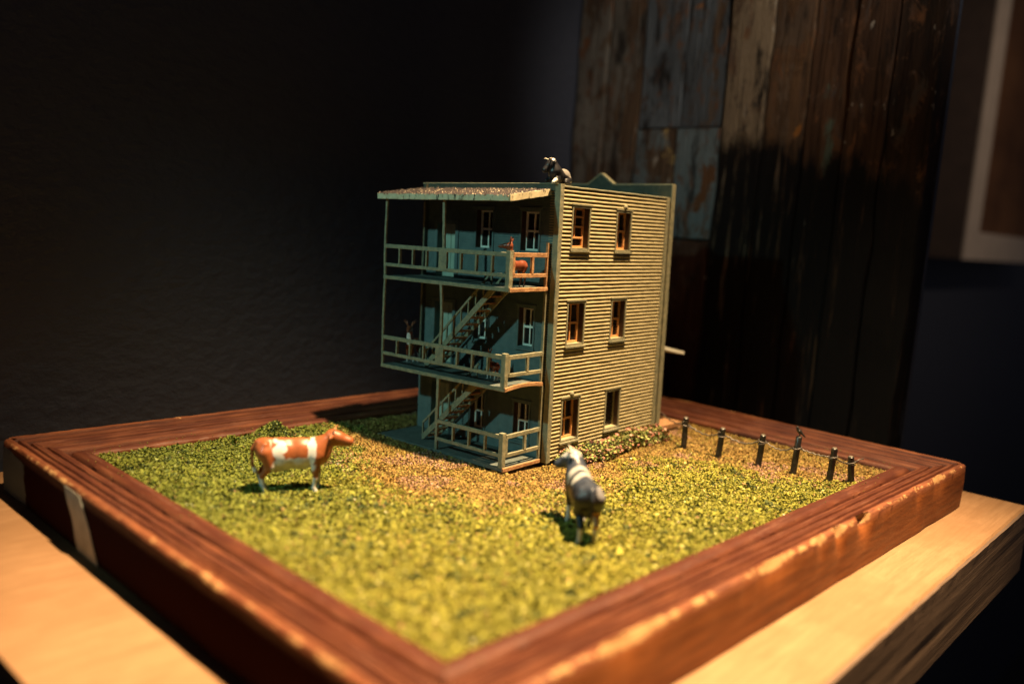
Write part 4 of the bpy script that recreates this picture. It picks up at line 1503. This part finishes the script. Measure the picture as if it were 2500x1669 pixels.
def grey_col(V):
    c = np.repeat(BLACK[None], len(V), 0)
    def put(m, k):
        nonlocal c
        c = c * (1 - m) + k * m
    put(np.clip((V[:, 2:3] - 0.78) * 6, 0, 1), SLATE)
    put(blot(V, (0.31, 0, 0.92), (0.070, 0.5, 0.24), 2, 0.2), WHITE * 0.62)
    put(blot(V, (0.04, 0, 0.94), (0.10, 0.5, 0.20), 3, 0.4), WHITE * 0.68)
    put(blot(V, (-0.60, -0.18, 0.88), (0.22, 0.11, 0.13), 4, 0.4), np.array([0.20, 0.20, 0.215]))
    put(blot(V, (0.75, 0.15, 1.18), (0.26, 0.30, 0.12), 5, 0.3), np.array([0.32, 0.325, 0.325]))
    put(blot(V, (0.43, 0, 0.10), (0.25, 0.5, 0.22), 6, 0.2), WHITE * 0.85)
    put(blot(V, (-0.55, 0, 0.10), (0.25, 0.5, 0.20), 7, 0.2), WHITE * 0.7)
    put(blot(V, (-0.48, -0.17, 0.36), (0.16, 0.12, 0.18), 9, 0.3), np.array([0.40, 0.19, 0.05]))
    return c


SC2 = 0.300
cow2 = tag(empty('cow', (1.50, 0.63, 0.004)), 'grey and black cow figurine with white saddle bands seen from behind in the grass', 'cow')
cow2.rotation_euler.z = math.radians(50)
skin('body', prims, 0.0165, grey_col, MAT['toy'], cow2, SC2)
add_bits(cow2, horns, eyes, SC2, 0.022)

# black and white cow lying on the corner of the parapet
prims = [('e', (-0.30, 0.02, 0.26), (0.30, 0.22, 0.25)), ('e', (0.06, 0, 0.28), (0.30, 0.20, 0.25)), ('e', (0.26, 0, 0.32), (0.18, 0.16, 0.24)),
         ('c', (-0.40, 0.17, 0.16), 0.12, (-0.05, 0.26, 0.07), 0.055, 0.05), ('c', (-0.05, 0.26, 0.07), 0.05, (-0.28, 0.32, 0.04), 0.036, 0.03),
         ('c', (-0.40, -0.17, 0.16), 0.12, (-0.12, -0.24, 0.08), 0.055, 0.05), ('c', (-0.12, -0.24, 0.08), 0.05, (-0.34, -0.28, 0.04), 0.036, 0.03),
         ('c', (0.24, 0.12, 0.18), 0.09, (0.48, 0.18, 0.10), 0.060, 0.04), ('c', (0.48, 0.18, 0.11), 0.062, (0.66, 0.20, 0.03), 0.046, 0.03),
         ('c', (0.24, -0.12, 0.18), 0.09, (0.40, -0.18, 0.07), 0.055, 0.04), ('c', (0.40, -0.18, 0.07), 0.05, (0.26, -0.24, 0.04), 0.038, 0.03),
         ('c', (-0.56, 0, 0.34), 0.034, (-0.64, -0.03, 0.16), 0.026, 0.02), ('c', (-0.64, -0.03, 0.16), 0.026, (-0.62, -0.06, -0.02), 0.020, 0.02)]
hp, horns, eyes = cow_head((0.26, 0, 0.42), (0.36, -0.06, 0.66), -0.55, 0.80, 0.95, 1.25)
prims += hp


def lying_col(V):
    c = np.repeat((BLACK * 1.4)[None], len(V), 0)
    def put(m, k):
        nonlocal c
        c = c * (1 - m) + k * m
    put(blot(V, (-0.30, 0, 0.46), (0.34, 0.4, 0.20), 1, 0.6), np.array([0.21, 0.20, 0.185]))
    put(blot(V, (0.55, 0.18, 0.06), (0.20, 0.12, 0.13), 2, 0.2), WHITE)
    put(blot(V, (-0.55, 0, 0.06), (0.2, 0.4, 0.10), 3, 0.4), WHITE * 0.8)
    put(blot(V, (0.48, 0.06, 0.84), (0.18, 0.10, 0.14), 4, 0.3), WHITE * 0.75)
    return c


SC3 = 0.200
cow3 = tag(empty('cow', Mh @ Vector((0.075, 0.085, 1.788))), 'small black and white cow figurine lying on the roof corner of the model house', 'cow')
cow3.rotation_euler.z = math.radians(192)
skin('body', prims, 0.020, lying_col, MAT['toy'], cow3, SC3, 0.04)
horns = [(a, b + (b - a) * 0.8, c + (b - a) * 0.9 - Vector((0, 0, 0.04))) for a, b, c in horns]
add_bits(cow3, horns, eyes, SC3, 0.022)


# deer figurines on the porches
def deer_prims(headyaw=0.0, necklen=0.42, headdrop=0.12):
    P_ = [('e', (-0.26, 0, 0.66), (0.22, 0.145, 0.165)), ('e', (0.02, 0, 0.65), (0.30, 0.135, 0.155)), ('e', (0.24, 0, 0.67), (0.16, 0.12, 0.175)),
          ('c', (0.30, 0, 0.76), 0.125, (0.38, 0, 0.76 + necklen), 0.095, 0.06)]
    h = Vector((0.38, 0, 0.80 + necklen))
    f = Vector((math.cos(headyaw) * math.cos(headdrop), math.sin(headyaw) * math.cos(headdrop), -math.sin(headdrop)))
    s = Vector((-math.sin(headyaw), math.cos(headyaw), 0))
    P_ += [('c', tuple(h), 0.105, tuple(h + f * 0.15), 0.082, 0.04), ('c', tuple(h + f * 0.15), 0.074, tuple(h + f * 0.33 - Vector((0, 0, 0.01))), 0.046, 0.03)]
    for sg in (-1, 1):
        e0 = h + s * (0.05 * sg) + Vector((0, 0, 0.05)) - f * 0.03
        e1 = h + s * (0.115 * sg) + Vector((0, 0, 0.26)) - f * 0.06
        P_ += [('c', tuple(e0), 0.024, tuple(e0.lerp(e1, 0.55)), 0.034, 0.015), ('c', tuple(e0.lerp(e1, 0.55)), 0.034, tuple(e1), 0.012, 0.012)]
        y = 0.085 * sg
        P_ += [('c', (0.25, y, 0.60), 0.075, (0.26, y, 0.36), 0.036, 0.04), ('c', (0.26, y, 0.36), 0.034, (0.25, y, 0.05), 0.024, 0.02), ('c', (0.25, y, 0.05), 0.026, (0.27, y, 0.015), 0.028, 0.01),
               ('c', (-0.30, y, 0.62), 0.095, (-0.24, y, 0.44), 0.055, 0.04), ('c', (-0.24, y, 0.44), 0.05, (-0.35, y, 0.27), 0.030, 0.02), ('c', (-0.35, y, 0.27), 0.030, (-0.32, y, 0.05), 0.024, 0.02), ('c', (-0.32, y, 0.05), 0.026, (-0.30, y, 0.015), 0.028, 0.01)]
    P_ += [('c', (-0.46, 0, 0.72), 0.035, (-0.53, 0, 0.62), 0.022, 0.02)]
    eyes = [h + f * 0.12 + s * (0.055 * sg) + Vector((0, 0, 0.03)) for sg in (-1, 1)]
    return P_, h, s, f, eyes


RUST = np.array([0.17, 0.045, 0.020])


def deer(local, yaw, sc, label, headyaw, chest, muzzle, antlers=False, necklen=0.42, body=RUST):
    o = tag(empty('deer', Mh @ Vector(local)), label, 'deer', 'deer figurines on the porches')
    o.rotation_euler.z = yaw + 0.045
    prims, h, s, f, eyes = deer_prims(headyaw, necklen)

    def colfn(V):
        c = np.repeat(body[None], len(V), 0)
        def put(m, k):
            nonlocal c
            c = c * (1 - m) + k * m
        if chest:
            put(blot(V, (0.40, 0, 0.74 + necklen * 0.4), (0.11, 0.085, 0.30), 1, 0.15), WHITE * 1.1)
            put(blot(V, (0, 0, 0.05), (0.6, 0.3, 0.30), 3, 0.15), WHITE)
        else:
            put(blot(V, (0.34, 0, 0.62), (0.12, 0.14, 0.17), 1, 0.2), WHITE)
        if muzzle:
            t = h + f * 0.20 + Vector((0, 0, 0.075))
            put(blot(V, tuple(t), (0.17, 0.06, 0.035), 4, 0.1), BLACK)
        put(blot(V, tuple(h + f * 0.28), (0.035, 0.035, 0.03), 5, 0.1), BLACK)
        return c
    skin('body', prims, 0.0175, colfn, MAT['toy'], o, sc, 0.04)
    add_bits(o, [], eyes, sc)
    if antlers:
        for sg in (-1, 1):
            bm = bmesh.new()
            a = (h + s * (0.04 * sg) + Vector((0, 0, 0.06))) * sc
            b = a + (s * (0.10 * sg) + Vector((0, 0, 0.12)) - f * 0.04) * sc
            c = b + (s * (0.03 * sg) + Vector((0, 0, 0.13)) + f * 0.05) * sc
            tube(bm, [a, a.lerp(b, 0.5), b, c], [0.014 * sc, 0.013 * sc, 0.012 * sc, 0.004 * sc], 6)
            m_ = a.lerp(b, 0.6)
            tube(bm, [m_, m_ + (Vector((0, 0, 0.10)) + f * 0.07) * sc], [0.011 * sc, 0.004 * sc], 6)
            tube(bm, [b, b + (s * (0.08 * sg) + Vector((0, 0, 0.08))) * sc], [0.010 * sc, 0.004 * sc], 6)
            from_bm('antler', bm, plain('brown_antler', (0.22, 0.08, 0.035), 0.6), o, smooth=True)
    return o


deer((-0.245, 0.125, 1.140), math.radians(180), 0.200, 'rust red deer with pricked ears and black nose standing on the top porch', -1.15, False, True, False, 0.46)
deer((-0.20, 1.085, 0.527), math.radians(205), 0.205, 'antlered brown deer with white chest at the far end of the middle porch', 0.25, True, False, True)
deer((-0.225, 0.30, 0.527), math.radians(75), 0.145, 'small pale legged deer behind the railing at the near end of the middle porch', 0.2, True, False, False, 0.30)

# bird on the fourth post
bird = tag(empty('bird', (3.607, 0.476, 0.2495)), 'small black bird perched on the tallest fence post', 'bird')
prims = [('e', (0.0, 0, 0.55), (0.42, 0.24, 0.25), 0.75), ('c', (0.24, 0, 0.80), 0.17, (0.30, 0, 1.02), 0.15, 0.08), ('c', (0.36, 0, 1.02), 0.07, (0.58, 0, 0.98), 0.018, 0.03),
         ('c', (-0.30, 0, 0.32), 0.12, (-0.72, 0, -0.05), 0.06, 0.06), ('c', (-0.06, 0.06, 0.30), 0.05, (0.0, 0.06, 0.0), 0.035, 0.03), ('c', (-0.06, -0.06, 0.30), 0.05, (0.0, -0.06, 0.0), 0.035, 0.03),
         ('c', (0.12, 0.20, 0.66), 0.10, (-0.44, 0.14, 0.20), 0.05, 0.03), ('c', (0.12, -0.20, 0.66), 0.10, (-0.44, -0.14, 0.20), 0.05, 0.03)]
bird.rotation_euler.z = math.atan2(0.72, -0.69)
skin('body', prims, 0.03, lambda V: np.repeat(np.array([[0.020, 0.017, 0.016]]), len(V), 0), MAT['toy'], bird, 0.058, 0.05)
